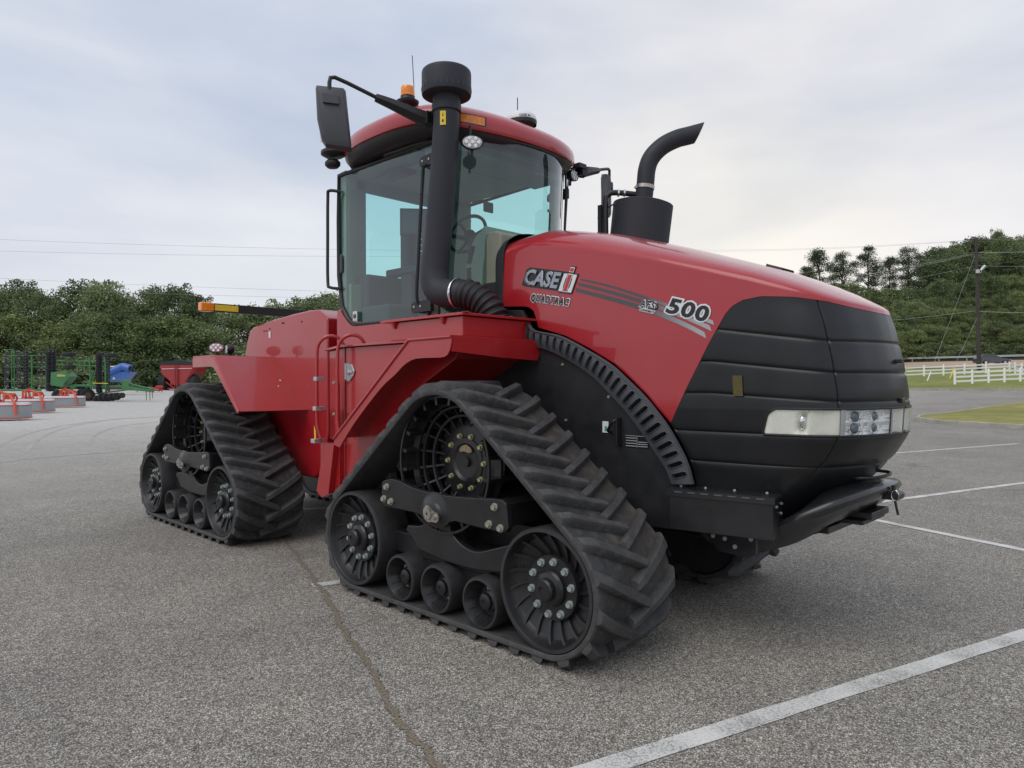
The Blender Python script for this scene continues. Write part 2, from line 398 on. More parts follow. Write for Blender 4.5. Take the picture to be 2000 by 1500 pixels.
# ---- headlights (near and far), built into the wrap-around opening
def headlight(sign):
    fs = (lambda s: s) if sign > 0 else (lambda s: ST-s)
    sA = S_L0; sB = s_of_x(1.985)+.02; sC = SH - .16; sD = SH - .012
    def g(off, a, b, z0, z1, n=26, k=8, depth=None):
        rows = []
        for j in range(k+1):
            z = z0+(z1-z0)*j/k; r = []
            for i in range(n+1):
                s = a+(b-a)*i/n; d = depth(i/n, j/k) if depth else 0
                r.append(wall(fs(s), z, off+d))
            rows.append(r)
        return rows
    # side reflector with its bulb pocket
    ns, nz = 60, 16; rows = []
    for j in range(nz+1):
        z = LZ0+.002+(LZ1-LZ0-.004)*j/nz; r = []
        sa = sA+.004+.03*(z-LZ0)/(LZ1-LZ0)
        zt = (z-LZ0)/(LZ1-LZ0)
        sa += .035*max(0, (zt-.7)/.3)**2.2 + .016*max(0, (.2-zt)/.2)**2
        for i in range(ns+1):
            u = i/ns; s = sa+(sB-.012-sa)*u
            d = -.004 - .05*math.exp(-((u-.50)/.05)**2)*(1-abs(2*zt-1)**3) - .018*sstep(.5, .75, u)*(1-sstep(.75, 1, u))
            r.append(wall(fs(s), z, d))
        rows.append(r)
    mb = MB(); mb.grid(rows)
    hl = T(mb, 'headlight', FROST, sharp=60)
    rim = [(sA+.002+.03*(z-LZ0)/(LZ1-LZ0)+.035*max(0, ((z-LZ0)/(LZ1-LZ0)-.7)/.3)**2.2, z) for z in np.linspace(LZ0, LZ1, 12)]
    rim = [(v, LZ0-.001) for v in np.linspace(sD, sA+.01, 40)]+rim[1:]+[(v, LZ1+.001) for v in np.linspace(sA+.07, sD, 40)]
    mb = MB(); mb.tube([wall(fs(v), z, .0) for v, z in rim], .0065, 8); mb.build('lamp_surround', BLK, hl)
    c_ = (sA+sB)/2; mb = MB()
    mb.grid([[wall(fs(c_+.022*k*math.cos(t)), (LZ0+LZ1)/2+.044*k*math.sin(t), -.034+dd) for t in np.linspace(0, 2*PI, 25)[:-1]] for k, dd in ((1,-.01),(.95,.006),(.7,.018),(.35,.024),(.02,.025))], closed=True); mb.build('bulb', CHROME, hl)
    # silver divider
    mb = MB(); mb.grid(g(.004, sB-.014, sB+.012, LZ0+.001, LZ1-.001, 3, 3)); mb.build('divider', ALU, hl)
    # front reflector block
    def dep(u, v):
        a = (u*3) % 1; c = (v*2) % 1
        return -.010 - .016*(1-abs(2*a-1)**2)*(1-abs(2*c-1)**2) + (.006 if int(u*9) % 2 == 0 and int(v*6) % 3 == 1 else 0)
    mb = MB(); mb.grid(g(0, sB+.012, sC, LZ0+.003, LZ1-.003, 54, 24, dep)); mb.build('reflector', REFL, hl, sharp=25)
    for u, rr in ((.2, .030), (.62, .026)):
        for v in (.28, .72):
            mb = MB()
            s = sB+.012+(sC-sB-.012)*u; p = Vector(wall(fs(s), LZ0+(LZ1-LZ0)*v, -.03)); q = Vector(wall(fs(s), LZ0+(LZ1-LZ0)*v, -.008)); d = (q-p).normalized()
            mb.cyl(p, q, rr*1.15, n=24, m=1, cap=False)
            mb.cyl(p, q-d*.004, rr, rr*.9, n=24, m=0); mb.cyl(q-d*.004, q+d*.006, rr*.9, rr*.45, n=24, m=0)
            mb.build('projector', [LENS, CHROME], hl)
    mb = MB(); mb.grid(g(-.002, sC+.004, sD, LZ0+.004, LZ1-.004, 10, 6, lambda u, v: -.02*(1-abs(2*u-1)**4))); mb.build('marker_lens', FROST, hl)
    mb = MB(); mb.grid(g(.003, sC-.008, sC+.006, LZ0+.001, LZ1-.001, 2, 3)); mb.build('divider', ALU, hl)
    mb = MB(); mb.grid(g(.007, sA+.05, sD, LZ0+.002, LZ1-.002, 60, 6)); mb.build('lens_cover', CLEAR, hl)
    return hl
headlight(1); headlight(-1)

# ---- louvred trim strip below the hood, both sides
UP = smoothpath([(-.22,1.93,0),(-.02,1.86,0),(.06,1.80,0),(.28,1.752,0),(.49,1.660,0),(.69,1.556,0),(.82,1.457,0),(.93,1.366,0),(1.02,1.274,0),(1.088,1.195,0),(1.16,1.09,0),(1.215,.99,0),(1.25,.88,0)], 10)
LO = smoothpath([(-.22,1.76,0),(-.02,1.70,0),(.06,1.69,0),(.22,1.645,0),(.40,1.565,0),(.56,1.47,0),(.69,1.363,0),(.79,1.275,0),(.88,1.18,0),(.956,1.09,0),(1.03,1.0,0),(1.075,.94,0),(1.109,.866,0)], 10)
def resamp(P, n):
    P = np.array([(p.x, p.y) for p in P]); d = np.concatenate([[0], np.cumsum(np.hypot(*np.diff(P, axis=0).T))])
    t = np.linspace(0, d[-1], n); return np.stack([np.interp(t, d, P[:, 0]), np.interp(t, d, P[:, 1])], -1)
def louvre(sg):
    n = 620; U = resamp(UP, n); Lw = resamp(LO, n); m = 30; NS = 27
    D = np.zeros((m+1, n))
    for i in range(n):
        u = (i/(n-1)-.05)/.94*NS; fr = u % 1; ins = 0 <= u < NS
        for j in range(m+1):
            v = j/m
            q_ = (fr + .30*(v-.5)) % 1; hw = .19*max(0, 1-abs((v-.5)/.33)**6)**.5; sl = ins and abs(q_-.44) < hw
            rim = v > .9
            D[j, i] = -.028 if sl else (.012 if rim else (.005 if ins and .14 < v < .86 and abs(q_-.44) < hw+.10 else 0))
    rows = []
    for j in range(m+1):
        v = j/m
        rows.append([(Lw[i, 0]*(1-v)+U[i, 0]*v, sg*(.668+D[j, i]+.012*math.sin(PI*v)-.02*(v > .97)), Lw[i, 1]*(1-v)+U[i, 1]*v) for i in range(n)])
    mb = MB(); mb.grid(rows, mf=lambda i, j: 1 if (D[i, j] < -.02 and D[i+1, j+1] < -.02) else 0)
    e = [(p[0], sg*.60, p[2]) for p in rows[0]]; mb.grid([rows[0], e])
    return T(mb, 'louvre_strip', [GREYP, DARK], sharp=40)
louvre(-1); louvre(1)

# ---- black engine side panels with decals, grab handle and bolts
PP = [(-.95,.62),(-.95,1.9),(-.34,1.97),(-.10,1.95),(.04,1.74),(.28,1.70),(.5,1.60),(.7,1.46),(.83,1.36),(.95,1.23),(1.05,1.11),(1.13,.98),(1.18,.85),(1.2,.7),(1.1,.60),(-.3,.58)]
for sg in (-1, 1):
    mb = MB(); mb.prism(PP, sg*.60, sg*.635, m=0)
    sp = T(mb, 'side_panel', BLK, bevel=.003)
    if sg < 0:
        bolts([(x, -.635, z) for x, z in [(.273,1.565),(.646,1.357),(.95,1.134),(.30,1.20),(.52,.92)]], (0,-1,0), .008, .009, ZINC, 'panel_bolt', sp)
        mb = MB(); mb.box((.60,-.640,1.135),(.645,-.637,1.205),0); mb.box((.618,-.642,1.145),(.634,-.6405,1.175),1)
        mb.build('service_label', [WHT, mat('green_print', (.05,.3,.22), .5)], sp)
        mb = MB(); mb.tube(smoothpath([(.665,-.64,1.14),(.665,-.67,1.15),(.69,-.685,1.18),(.72,-.69,1.21),(.735,-.66,1.225),(.735,-.64,1.225)],5), .009)
        mb.box((.722,-.685,1.06),(.742,-.636,1.23)); mb.build('grab_handle', BLKS, sp, bevel=.003)
        mb = MB(); mb.box((.77,-.6385,1.055),(.935,-.6365,1.128),0)
        for k in range(4):
            mb.box((.775,-.6400,1.062+k*.016),(.852,-.6386,1.066+k*.016),1)
        for k in range(3): mb.box((.862,-.6400,1.062+k*.013),(.93,-.6386,1.066+k*.013),1)
        mb.box((.855,-.6400,1.056),(.857,-.6386,1.126),1); mb.box((.772,-.64,1.124),(.933,-.6386,1.1265),1)
        dp = mb.build('data_plate', [BLKV, mat('plate_print', (.42,.43,.44), .5)], sp)

# ---- writing helper
def text_pts(txt, size, offset=0, shear=0, ext=.001, space=1.0, extra=0):
    cu = bpy.data.curves.new('t', 'FONT'); cu.body = txt; cu.size = size; cu.offset = offset; cu.shear = shear
    cu.extrude = ext; cu.space_character = space; cu.resolution_u = 3
    if extra: cu.bevel_depth = extra; cu.bevel_resolution = 1
    ob = bpy.data.objects.new('t', cu); COL.objects.link(ob)
    dg = bpy.context.evaluated_depsgraph_get(); me = bpy.data.meshes.new_from_object(ob.evaluated_get(dg))
    vs = [tuple(v.co) for v in me.vertices]; fs = [tuple(p.vertices) for p in me.polygons]
    bpy.data.objects.remove(ob); bpy.data.curves.remove(cu); bpy.data.meshes.remove(me)
    return vs, fs
def text_fit(txt, w, h, **k):
    vs, fs = text_pts(txt, 1.0, **k); v = np.array(vs); lo = v[:, :2].min(0); hi = v[:, :2].max(0)
    v[:, 0] = (v[:, 0]-lo[0])/(hi[0]-lo[0])*w; v[:, 1] = (v[:, 1]-lo[1])/(hi[1]-lo[1])*h
    return v, fs
def hood_map(v, x0, z0, ang, off, shear=0):
    ca, sa = math.cos(ang), math.sin(ang); out = []
    for u, w, d in v:
        u = u + shear*w
        x = x0+u*ca-w*sa; z = z0+u*sa+w*ca; out.append(wall(s_of_x(x), z, off+max(0, d)*.6))
    return out
def subdiv_poly(poly, n=8):
    out = []
    for i in range(len(poly)):
        a = poly[i]; b = poly[(i+1) % len(poly)]
        for k in range(n): out.append((a[0]+(b[0]-a[0])*k/n, a[1]+(b[1]-a[1])*k/n))
    return out
def hood_poly(mb, poly, off, m=0, thick=.003):
    P = poly; a = [wall(s_of_x(x), z, off) for x, z in P]; b = [wall(s_of_x(x), z, off-thick) for x, z in P]
    n = len(P); mb.add(a, [tuple(range(n))], m); mb.add(a+b, [(i, (i+1) % n, n+(i+1) % n, n+i) for i in range(n)], m)
def strip(mb, xs, zs, w, off, m=0, n=40):
    X = np.linspace(xs[0], xs[-1], n)
    Z = np.interp(X, xs, zs)
    # smooth through the points
    c = np.polyfit(xs, zs, 3); Z = np.polyval(c, X)
    Wd = np.interp(X, [xs[0], xs[-1]], w)
    rows = [[wall(s_of_x(x - .35*q*wd), z+q*wd, off) for x, z, wd in zip(X, Z, Wd)] for q in (-.5, .5)]
    mb.grid(rows, m)
# stripes
mb = MB()
strip(mb, [.40,.664,.861,1.123,1.37], [2.112,2.038,1.964,1.867,1.771], (.012,.026), .0025)
strip(mb, [.38,.664,.861,1.122,1.35], [2.086,2.002,1.934,1.838,1.741], (.021,.032), .0025)
strip(mb, [.36,.625,.852,1.08,1.315], [2.050,1.974,1.900,1.815,1.704], (.026,.036), .0025)
mb.build('hood_stripes', STRIPE, hood)
# main badge: black backing, grey relief letters, white and red monogram
ANG = -.20
def RT(u, w): return (-.128+u*math.cos(ANG)-w*math.sin(ANG)+.22*w, 2.136+u*math.sin(ANG)+w*math.cos(ANG))
mb = MB()
hood_poly(mb, [RT(u, w) for u, w in subdiv_poly([(-.014,-.002),(-.014,.100),(.015,.118),(.34,.117),(.352,.116),(.384,.114),(.386,.154),(.434,.154),(.434,.112),(.476,.112),(.476,-.019),(.36,-.020),(.34,-.010),(.015,-.010)], 4)], .005)
badge = mb.build('badge', BLKV, hood)
v, fs = text_fit('CASE', .335, .108, offset=.03, ext=.02, extra=.012)
v[:, 2] = v[:, 2]*.25
pts = [wall(s_of_x(RT(u, w)[0]), RT(u, w)[1], .007+max(0, d)) for u, w, d in v]
mb = MB(); mb.add(pts, fs, 0, True); mb.build('badge_letters', SILV, badge)
def IHmono(fmap, parent, sx=1):
    mb = MB()
    def bar(x0, x1, m, off, y0=-.010, y1=.104, notch=0):
        if notch == 1: P = [(x0,y0),(x1,y0),(x1,y0+.02),(x1-.006,y0+.032),(x1-.006,y1-.032),(x1,y1-.02),(x1,y1),(x0,y1)]
        elif notch == -1: P = [(x0,y0),(x1,y0),(x1,y1),(x0,y1),(x0,y1-.02),(x0+.006,y1-.032),(x0+.006,y0+.032),(x0,y0+.02)]
        else: P = [(x0,y0),(x1,y0),(x1,y1),(x0,y1)]
        fmap(mb, P, off, m)
    bar(.352,.386,0,.009,notch=1); bar(.434,.468,0,.009,notch=-1)
    bar(.391,.429,0,.009,-.012,.106); bar(.396,.424,1,.0115,-.006,.100)
    bar(.391,.429,0,.009,.116,.148); bar(.396,.424,1,.0115,.121,.143)
    return mb.build('monogram', [WHT, REDL], parent)
IHmono(lambda mb, P, off, m: hood_poly(mb, [RT(*q) for q in subdiv_poly(P, 3)], off, m), badge)
# model lettering
def outlined(txt, x0, z0, w, h, ang, shear, name, grow=.012, bold=.02, black=BLKV, space=1.0):
    v, fs = text_fit(txt, w, h, offset=bold, ext=.001, space=space); o = MB()
    k = grow
    v2, fs2 = text_fit(txt, w+2*k, h+2*k, offset=bold+k/h*.62, ext=.001, space=space)
    v2[:, 0] -= k; v2[:, 1] -= k
    mbw = MB(); mbw.add(hood_map(v2, x0, z0, ang, .0042, shear), fs2, 0); a = mbw.build(name, WHT, hood)
    mbb = MB(); mbb.add(hood_map(v, x0, z0, ang, .0066, shear), fs, 0); mbb.build('letter_faces', black, a); return a
outlined('QUADTRAC', -.055, 2.008, .36, .056, -.19, .12, 'model_lettering', .006, .042, space=1.28)
outlined('500', 1.045, 1.850, .285, .092, -.27, .20, 'number_lettering', .010, .035, space=1.1)
outlined('AFS', .866, 1.900, .105, .042, -.25, .2, 'small_lettering', .005, .015, space=1.2)
outlined('CONNECT', .868, 1.876, .105, .014, -.25, .2, 'small_lettering', .004, .02)
mb = MB()
ring = [(.955+.034*math.cos(t)*1.25-.0*math.sin(t), 1.899+.022*math.sin(t)-.012*math.cos(t)) for t in np.linspace(-2.2, 2.4, 26)]
mb.tube([wall(s_of_x(x), z, .004) for x, z in ring], .0035, 5); mb.build('badge_swoosh', BLKV, hood)

# ---- black seal behind the hood, and firewall
mb = MB()
sec = []
for x, g in ((-.34,-.006),(-.41,-.02),(-.47,-.05)):
    r = []
    for th in np.linspace(-PI/2, PI/2, 31):
        w = .575; c = math.sin(th); hz = abs(math.cos(th))
        r.append((x, math.copysign(abs(c)**.55, c)*(w+g), 2.28 + (.30+g)*hz**.6))
    r = [(x, -(w+g), 1.75)] + r + [(x, w+g, 1.75)]
    sec.append(r)
mb.grid(sec); mb.add(sec[-1], [tuple(range(len(sec[-1])))], 0)
T(mb, 'hood_seal', BLK)
mb = MB(); mb.box((-.62,-.5,1.5),(-.36,.5,2.2)); T(mb, 'firewall', BLK)
mb = MB()
mb.grid([[(x, y, zs_f(x)+hh(x)*(1-(abs(y)/.6)**2.4)**(1/2.4)+dz) for x in np.linspace(1.40, 1.50, 6)] for y, dz in ((-.09,-.02),(-.075,.008),(.075,.008),(.09,-.02))])
T(mb, 'hood_vent', BLK, solid=.01)

# ---- chassis, axles, articulation
mb = MB(); mb.box((-1.9,-.36,.62),(1.25,.36,1.55)); mb.box((-2.0,-.30,.50),(1.2,.30,.62))
mb.cyl((0,-1.05,.955),(0,1.05,.955),.2,n=24); mb.box((-.35,-.75,.62),(.35,.75,.9)); T(mb, 'front_chassis', BLKS, bevel=.01)
mb = MB(); mb.cyl((-3.91,-1.05,.955),(-3.91,1.05,.955),.2,n=24); mb.box((-4.9,-.35,.55),(-2.6,.35,1.0)); mb.cyl((-2.75,0,.5),(-1.95,0,.62),.12)
mb.cyl((-2.25,0,.35),(-2.25,0,1.7),.14); T(mb, 'rear_chassis', BLKS, bevel=.01)

# ---- toolbox on the near side of the nose
A_ = R_(10); ca, sa = math.cos(A_), math.sin(A_)
MT = Matrix(((ca, -sa, 0, 1.156), (sa, ca, 0, -.78), (0, 0, 1, .636), (0, 0, 0, 1)))
mb = MB(); mb.box((.006,.0,0),(.560,.20,.205),0,MT)
tb = T(mb, 'toolbox', BLKS, bevel=.004)
mb = MB(); mb.box((-.004,-.008,.207),(.572,.208,.222),0,MT); mb.box((-.004,-.008,.185),(.572,-.004,.207),0,MT)
lid = mb.build('toolbox_lid', BLKS, tb, bevel=.003)
WE = mat('worn_edge', (.16,.17,.19), .4, metal=.5)
for k in range(7): mb = MB(); mb.box((.04+k*.073,-.0095,.2075),(.082+k*.073,-.0055,.2125),0,MT); mb.build('hinge_tab', WE, tb)
bolts([MT @ Vector((x,.12,.222)) for x in (.03,.17,.33,.50)], (0,0,1), .007, .008, ZINCB, 'lid_bolt', tb)
bolts([MT @ Vector((.561,y,z)) for y, z in ((.06,.165),(.15,.12),(.16,.17))], (1,0,0), .007, .008, ZINCB, 'end_bolt', tb)
mb = MB(); mb.prism([(1.24,.635),(1.58,.635),(1.575,.53),(1.53,.505),(1.36,.515),(1.28,.60)], -.60, -.57)
br = T(mb, 'front_bracket', BLKS, bevel=.004)
bolts([(x,-.60,z) for x, z in ((1.33,.595),(1.40,.59),(1.46,.555),(1.55,.61))],(0,-1,0),.010,.011, ZINCB, 'bracket_bolt', br)

# ---- front bumper casting
BP = smoothpath([(1.20,-.50,0),(1.45,-.54,0),(1.68,-.56,0),(1.84,-.53,0),(1.955,-.44,0),(2.025,-.29,0),(2.055,-.13,0),(2.06,0,0)], 8)
BP = np.array([(p.x, p.y) for p in BP]); BP = np.vstack([BP, (BP[:-1]*np.array([1,-1]))[::-1]])
zt = lambda x: interp(x, [1.2,1.5,1.68,1.82,1.94,2.06,2.09], [.60,.64,.705,.785,.845,.895,.91])
zb = lambda x: interp(x, [1.2,1.5,1.72,1.87,2.06,2.09], [.49,.51,.595,.655,.745,.77])
rows = [[] for _ in range(9)]
for i, (x, y) in enumerate(BP):
    a = BP[max(i-1, 0)]; b = BP[min(i+1, len(BP)-1)]; t = (b-a)/np.hypot(*(b-a)); n = np.array([t[1], -t[0]])
    for k, (ins, f) in enumerate(((-.22,.98),(-.13,1.0),(-.035,1.0),(-.008,.94),(0,.84),(-.022,.62),(-.07,.32),(-.13,0),(-.3,-.02))):
        q = np.array([x, y]) + n*ins; z = zb(x)+(zt(x)-zb(x))*f; rows[k].append((q[0], q[1], z))
mb = MB(); mb.grid(rows); bum = T(mb, 'bumper', BLKG, sharp=70, solid=.02)
mb = MB(); mb.box((1.3,-.30,.63),(1.84,.28,.67)); mb.box((1.66,-.16,.675),(1.97,.20,.70)); mb.box((1.78,-.12,.703),(2.0,.17,.74)); mb.build('weight_plates', BLKS, bum, bevel=.006)
mb = MB(); mb.box((1.98,-.045,.81),(2.09,.045,.855)); mb.cyl((2.09,-.05,.83),(2.09,.05,.83),.024); mb.cyl((2.085,-.03,.84),(2.08,-.03,.89),.010)
mb.tube([(2.08,-.02,.83),(2.10,-.02,.73)], .007); mb.build('tow_clevis', BLKS, bum, bevel=.004)
mb = MB(); mb.tube([(2.095+.018*math.cos(t), -.055, .838+.028*math.sin(t)) for t in np.linspace(0, 2*PI, 16)[:-1]], .002, 5, closed=True); mb.build('pin_clip', CHROME, bum)
mb = MB(); mb.tube(smoothpath([(1.86,-.17,.925),(1.95,-.19,.93),(2.03,-.13,.935),(2.06,-.03,.945),(2.03,.04,.95),(1.92,.03,.955)], 6), .009); mb.build('tow_handle', BLKS, bum)

# ================================================================== TRACK UNITS
def hull(P):
    P = sorted(set(P)); 
    def half(Q):
        h = []
        for p in Q:
            while len(h) >= 2 and (h[-1][0]-h[-2][0])*(p[1]-h[-2][1])-(h[-1][1]-h[-2][1])*(p[0]-h[-2][0]) <= 0: h.pop()
            h.append(p)
        return h
    a = half(P); b = half(P[::-1]); return a[:-1]+b[:-1]
IR, IX, IZ, WR, WZ, RR = .3185, .873, .3885, .42, .955, .147
circ = [(cx+r*math.cos(t), cz+r*math.sin(t)) for cx, cz, r in ((0,WZ,WR),(IX,IZ,IR),(-IX,IZ,IR)) for t in np.linspace(0, 2*PI, 181)[:-1]]
H = hull(circ)[::-1]                                   # clockwise: over the top towards the front
k0 = max(range(len(H)), key=lambda i: H[i][1]); H = H[k0:]+H[:k0]+[H[k0]]
H = np.array(H); HD = np.concatenate([[0], np.cumsum(np.hypot(*np.diff(H, axis=0).T))]); HL = HD[-1]
# a very slight outward bow of the free spans
def path(s, h=0):
    s = s % HL
    def P(q): q = q % HL; return np.array([np.interp(q, HD, H[:, 0]), np.interp(q, HD, H[:, 1])])
    p = P(s); t = P(s+.03)-P(s-.03); t /= np.hypot(*t); n = np.array([-t[1], t[0]])
    return p + n*h
YO, YI = -1.50, -.86
NL = 36; PITCH = HL/NL
def track_belt(parent):
    mb = MB(); tread(mb); prof = [(YO+.004,0),(YO,.006),(YO,.026),(YO+.010,.033),(-1.3,.036),(-1.06,.036),(YI-.010,.033),(YI,.026),(YI,.006),(YI-.004,0)]
    rows = []
    ns = 288
    for i in range(ns):
        s = HL*i/ns; rows.append([(lambda q: (q[0], y, q[1]))(path(s, h)) for y, h in prof])
    rows.append(rows[0])
    mb.grid(rows, closed=True, smooth=True)
    return mb.build('track_belt', RUB, parent, origin=(0,-1.18,0), sharp=34)
def tread(mb):
    rnd = random.Random(4)
    def lug(s0, ya, yb, skew, seed):
        n = 9; rws = []
        for i in range(n):
            u = i/(n-1); y = ya+(yb-ya)*u
            s = s0+skew*(u**.85)
            hb = .050*(1-.55*max(0, (.10-u)/.10)); w0 = .078-.010*u; w1 = .050-.006*u
            if i == n-1: w0 *= .9; w1 *= .85
            j = rnd.uniform(-.0015, .0015)
            pr = [(-w0/2,.030),(-w1/2-.003,.036+hb*.75),(-w1/2+.006,.036+hb+j),(w1/2-.006,.036+hb+j),(w1/2+.003,.036+hb*.75),(w0/2,.030)]
            rws.append([(lambda q: (q[0], y, max(q[1], .001)))(path(s+ds, h)) for ds, h in pr])
        mb.grid(rws, 0, smooth=True)
        for r in (rws[0], rws[-1]): mb.add(r, [tuple(range(6))], 0)
    for k in range(NL):
        s0 = k*PITCH
        lug(s0, YO+.002, -1.125, .165, k)
        lug(s0+PITCH*.5, YI-.002, -1.235, .165, k)
    for k in range(NL):
        s = (k+.5)*PITCH; q = [path(s+ds, h) for ds, h in ((-.04,0),(.04,0),(.022,-.07),(-.022,-.07))]
        mb.prism([(p[0], p[1]) for p in q], -1.205, -1.155)
def muddy_skin(parent):
    mb = MB(); rows = []
    for i in range(100):
        s = .25+i*.0135
        rows.append([(lambda q: (q[0], y, q[1]))(path(s, .0375)) for y in np.linspace(-1.27, -.88, 6)])
    mb.grid(rows); return mb.build('dried_mud', RUBD, parent, origin=(0,-1.18,0))
def idler(parent, cx):
    mb = MB(); c = (cx, 0, IZ)
    # outer tyre ring and deep dish
    mb.lathe([(IR-.002,-1.25),(IR,-1.265),(IR,-1.485),(IR-.006,-1.497),(IR-.024,-1.498),(IR-.030,-1.488),(IR-.034,-1.46),(.262,-1.43),(.15,-1.385),(.125,-1.385)], c, 'y', 56, mats=[1,1,1,1,0,0,0,0,0])
    mb.lathe([(.125,-1.385),(.122,-1.425),(.165,-1.432),(.168,-1.425),(.168,-1.39)], c, 'y', 40)
    mb.lathe([(.165,-1.432),(.095,-1.432),(.092,-1.45),(.082,-1.462),(.060,-1.470),(.058,-1.497),(.050,-1.507),(.022,-1.510),(.020,-1.504),(0,-1.504)], c, 'y', 36, mats=[0]*9)
    mb.lathe([(IR-.002,-1.25),(.05,-1.25)], c, 'y', 40, m=1)
    # inner wheel of the pair
    mb.lathe([(.05,-1.10),(IR-.002,-1.10),(IR,-1.085),(IR,-.90),(IR-.01,-.885),(.05,-.885)], c, 'y', 40, m=1)
    mb.cyl((cx,-1.3,IZ),(cx,-.95,IZ),.1,n=20)
    # curved spokes
    NSP = 18
    for k in range(NSP):
        a = 2*PI*k/NSP; L_ = []
        for i in range(6):
            u = i/5; r = .158+(.290-.158)*u; t = a+.22*(u**1.3)
            L_.append((r, t, -1.405-.055*u, -1.385-.045*u))
        for w, side in ((.0085, 1),):
            rows = []
            for dy in (0, 1):
                for sg in (-1, 1):
                    rows.append([(cx+r*math.cos(t)+sg*(w*(1.4-.4*dy))*-math.sin(t), (yf if dy else yb+.01), IZ+r*math.sin(t)+sg*(w*(1.4-.4*dy))*math.cos(t)) for r, t, yf, yb in L_])
            mb.grid([rows[0], rows[2], rows[3], rows[1]], 0, smooth=True)
    w = mb.build('idler_wheel', [BLKS, TIRE], parent, origin=(cx,-1.5,IZ), sharp=30)
    return w
def roller(parent, cx, rot):
    mb = MB(); c = (cx, 0, .072+RR-.004); r = RR
    mb.lathe([(r-.002,-1.27),(r,-1.28),(r,-1.475),(r-.006,-1.49),(r-.020,-1.492),(r-.026,-1.48),(.085,-1.40),(.05,-1.40)], c, 'y', 40, mats=[1,1,1,1,0,0,0])
    mb.lathe([(.062,-1.40),(.060,-1.425),(.048,-1.432),(.044,-1.45),(.030,-1.456),(.012,-1.457),(.010,-1.452),(0,-1.452)], c, 'y', 24)
    mb.lathe([(.03,-1.27),(r-.002,-1.27)], c, 'y', 30, m=1)
    mb.lathe([(.03,-1.09),(r,-1.085),(r,-.89),(.03,-.885)], c, 'y', 30, m=1); mb.cyl((cx,-1.3,c[2]),(cx,-1.0,c[2]),.05)
    for k in range(12):
        a = 2*PI*k/12; rr = [(.086,-1.398),(r-.03,-1.474)]
        mb.cyl((cx+rr[0][0]*math.cos(a), rr[0][1], c[2]+rr[0][0]*math.sin(a)), (cx+rr[1][0]*math.cos(a), rr[1][1], c[2]+rr[1][0]*math.sin(a)), .003, n=5)
    for k in range(3):
        a = rot+2*PI*k/3; mb.bolt((cx+.068*math.cos(a),-1.40,c[2]+.068*math.sin(a)), (0,-1,0), .011, .014, m=2)
    return mb.build('mid_roller', [BLKS, TIRE, STEEL], parent, origin=(cx,-1.5,c[2]-r), sharp=30)
def drive_wheel(parent):
    mb = MB(); c = (0, 0, WZ)
    for y0, y1, r0, r1 in ((-1.44,-1.425,.402,.416),(-1.34,-1.325,.355,.41),(-1.02,-1.005,.385,.41),(-.915,-.89,.39,.416)):
        mb.lathe([(r0,y0),(r1,y0),(r1,y1),(r0,y1),(r0,y0)], c, 'y', 72)
    NB = 20
    for k in range(NB):
        a = 2*PI*(k+.5)/NB; M = Matrix.Translation((0,0,WZ)) @ Matrix.Rotation(-a, 4, 'Y')
        mb.box((.362,-1.432,-.010),(.414,-.892,.010),0,M)
        # curved rib down to the hub disc
        rows = []
        prof = [(.405,-1.42),(.385,-1.36),(.345,-1.30),(.27,-1.25),(.19,-1.222)]
        for sg in (-1, 1):
            rows.append([tuple(M @ Vector((r, y, sg*.006))) for r, y in prof])
            rows.append([tuple(M @ Vector((r-.004, y+.05, sg*.006))) for r, y in prof])
        mb.grid([rows[1], rows[0], rows[2], rows[3]], 0)
    # plates between bars that close a few of the windows (rim panels)
    for k in range(0, NB, 3):
        a0 = 2*PI*(k+.5)/NB; a1 = 2*PI*(k+1.5)/NB
        r = .384
        mb.add([(r*math.cos(a0),-1.427,WZ+r*math.sin(a0)),(r*math.cos(a1),-1.427,WZ+r*math.sin(a1)),(r*math.cos(a1),-1.335,WZ+r*math.sin(a1)),(r*math.cos(a0),-1.335,WZ+r*math.sin(a0))],[(0,1,2,3)],0)
    mb.lathe([(.30,-1.20),(.30,-1.19),(.10,-1.17)], c, 'y', 48)
    mb.lathe([(.30,-1.20),(.24,-1.228),(.215,-1.235),(.155,-1.238),(.15,-1.245),(.118,-1.248),(.10,-1.236),(.03,-1.232),(.03,-1.25),(0,-1.25)], c, 'y', 48)
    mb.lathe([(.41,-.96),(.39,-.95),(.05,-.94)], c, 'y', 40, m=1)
    for rr_, yy_ in ((.345,-1.30),(.29,-1.262)): mb.lathe([(rr_-.008,yy_-.004),(rr_+.006,yy_-.008),(rr_+.006,yy_+.02),(rr_-.008,yy_+.02),(rr_-.008,yy_-.004)], c, 'y', 60)
    for k in range(20):
        a = 2*PI*k/20; p = (.268*math.cos(a), -1.2155, WZ+.268*math.sin(a)); mb.cyl(p, (p[0],-1.222,p[2]), .015, n=12, m=1)
    # rubbed patch where the paint has come off the hub
    mb.prism([(-.055+.0,WZ+.075),(-.03,WZ+.10),(.01,WZ+.108),(.05,WZ+.09),(.062,WZ+.066),(.03,WZ+.058),(-.01,WZ+.066),(-.045,WZ+.060)], -1.2505, -1.244, m=3)
    return mb.build('drive_wheel', [BLKS, DARK, YZN, mat('bare_hub_patch', (.32,.25,.15), .5, metal=.3, var=.35, vscale=60)], parent, origin=(0,-1.5,WZ), sharp=30)
YZN = mat('yellow_zinc', (.50,.50,.27), .4, metal=.6, var=.2, vscale=40)
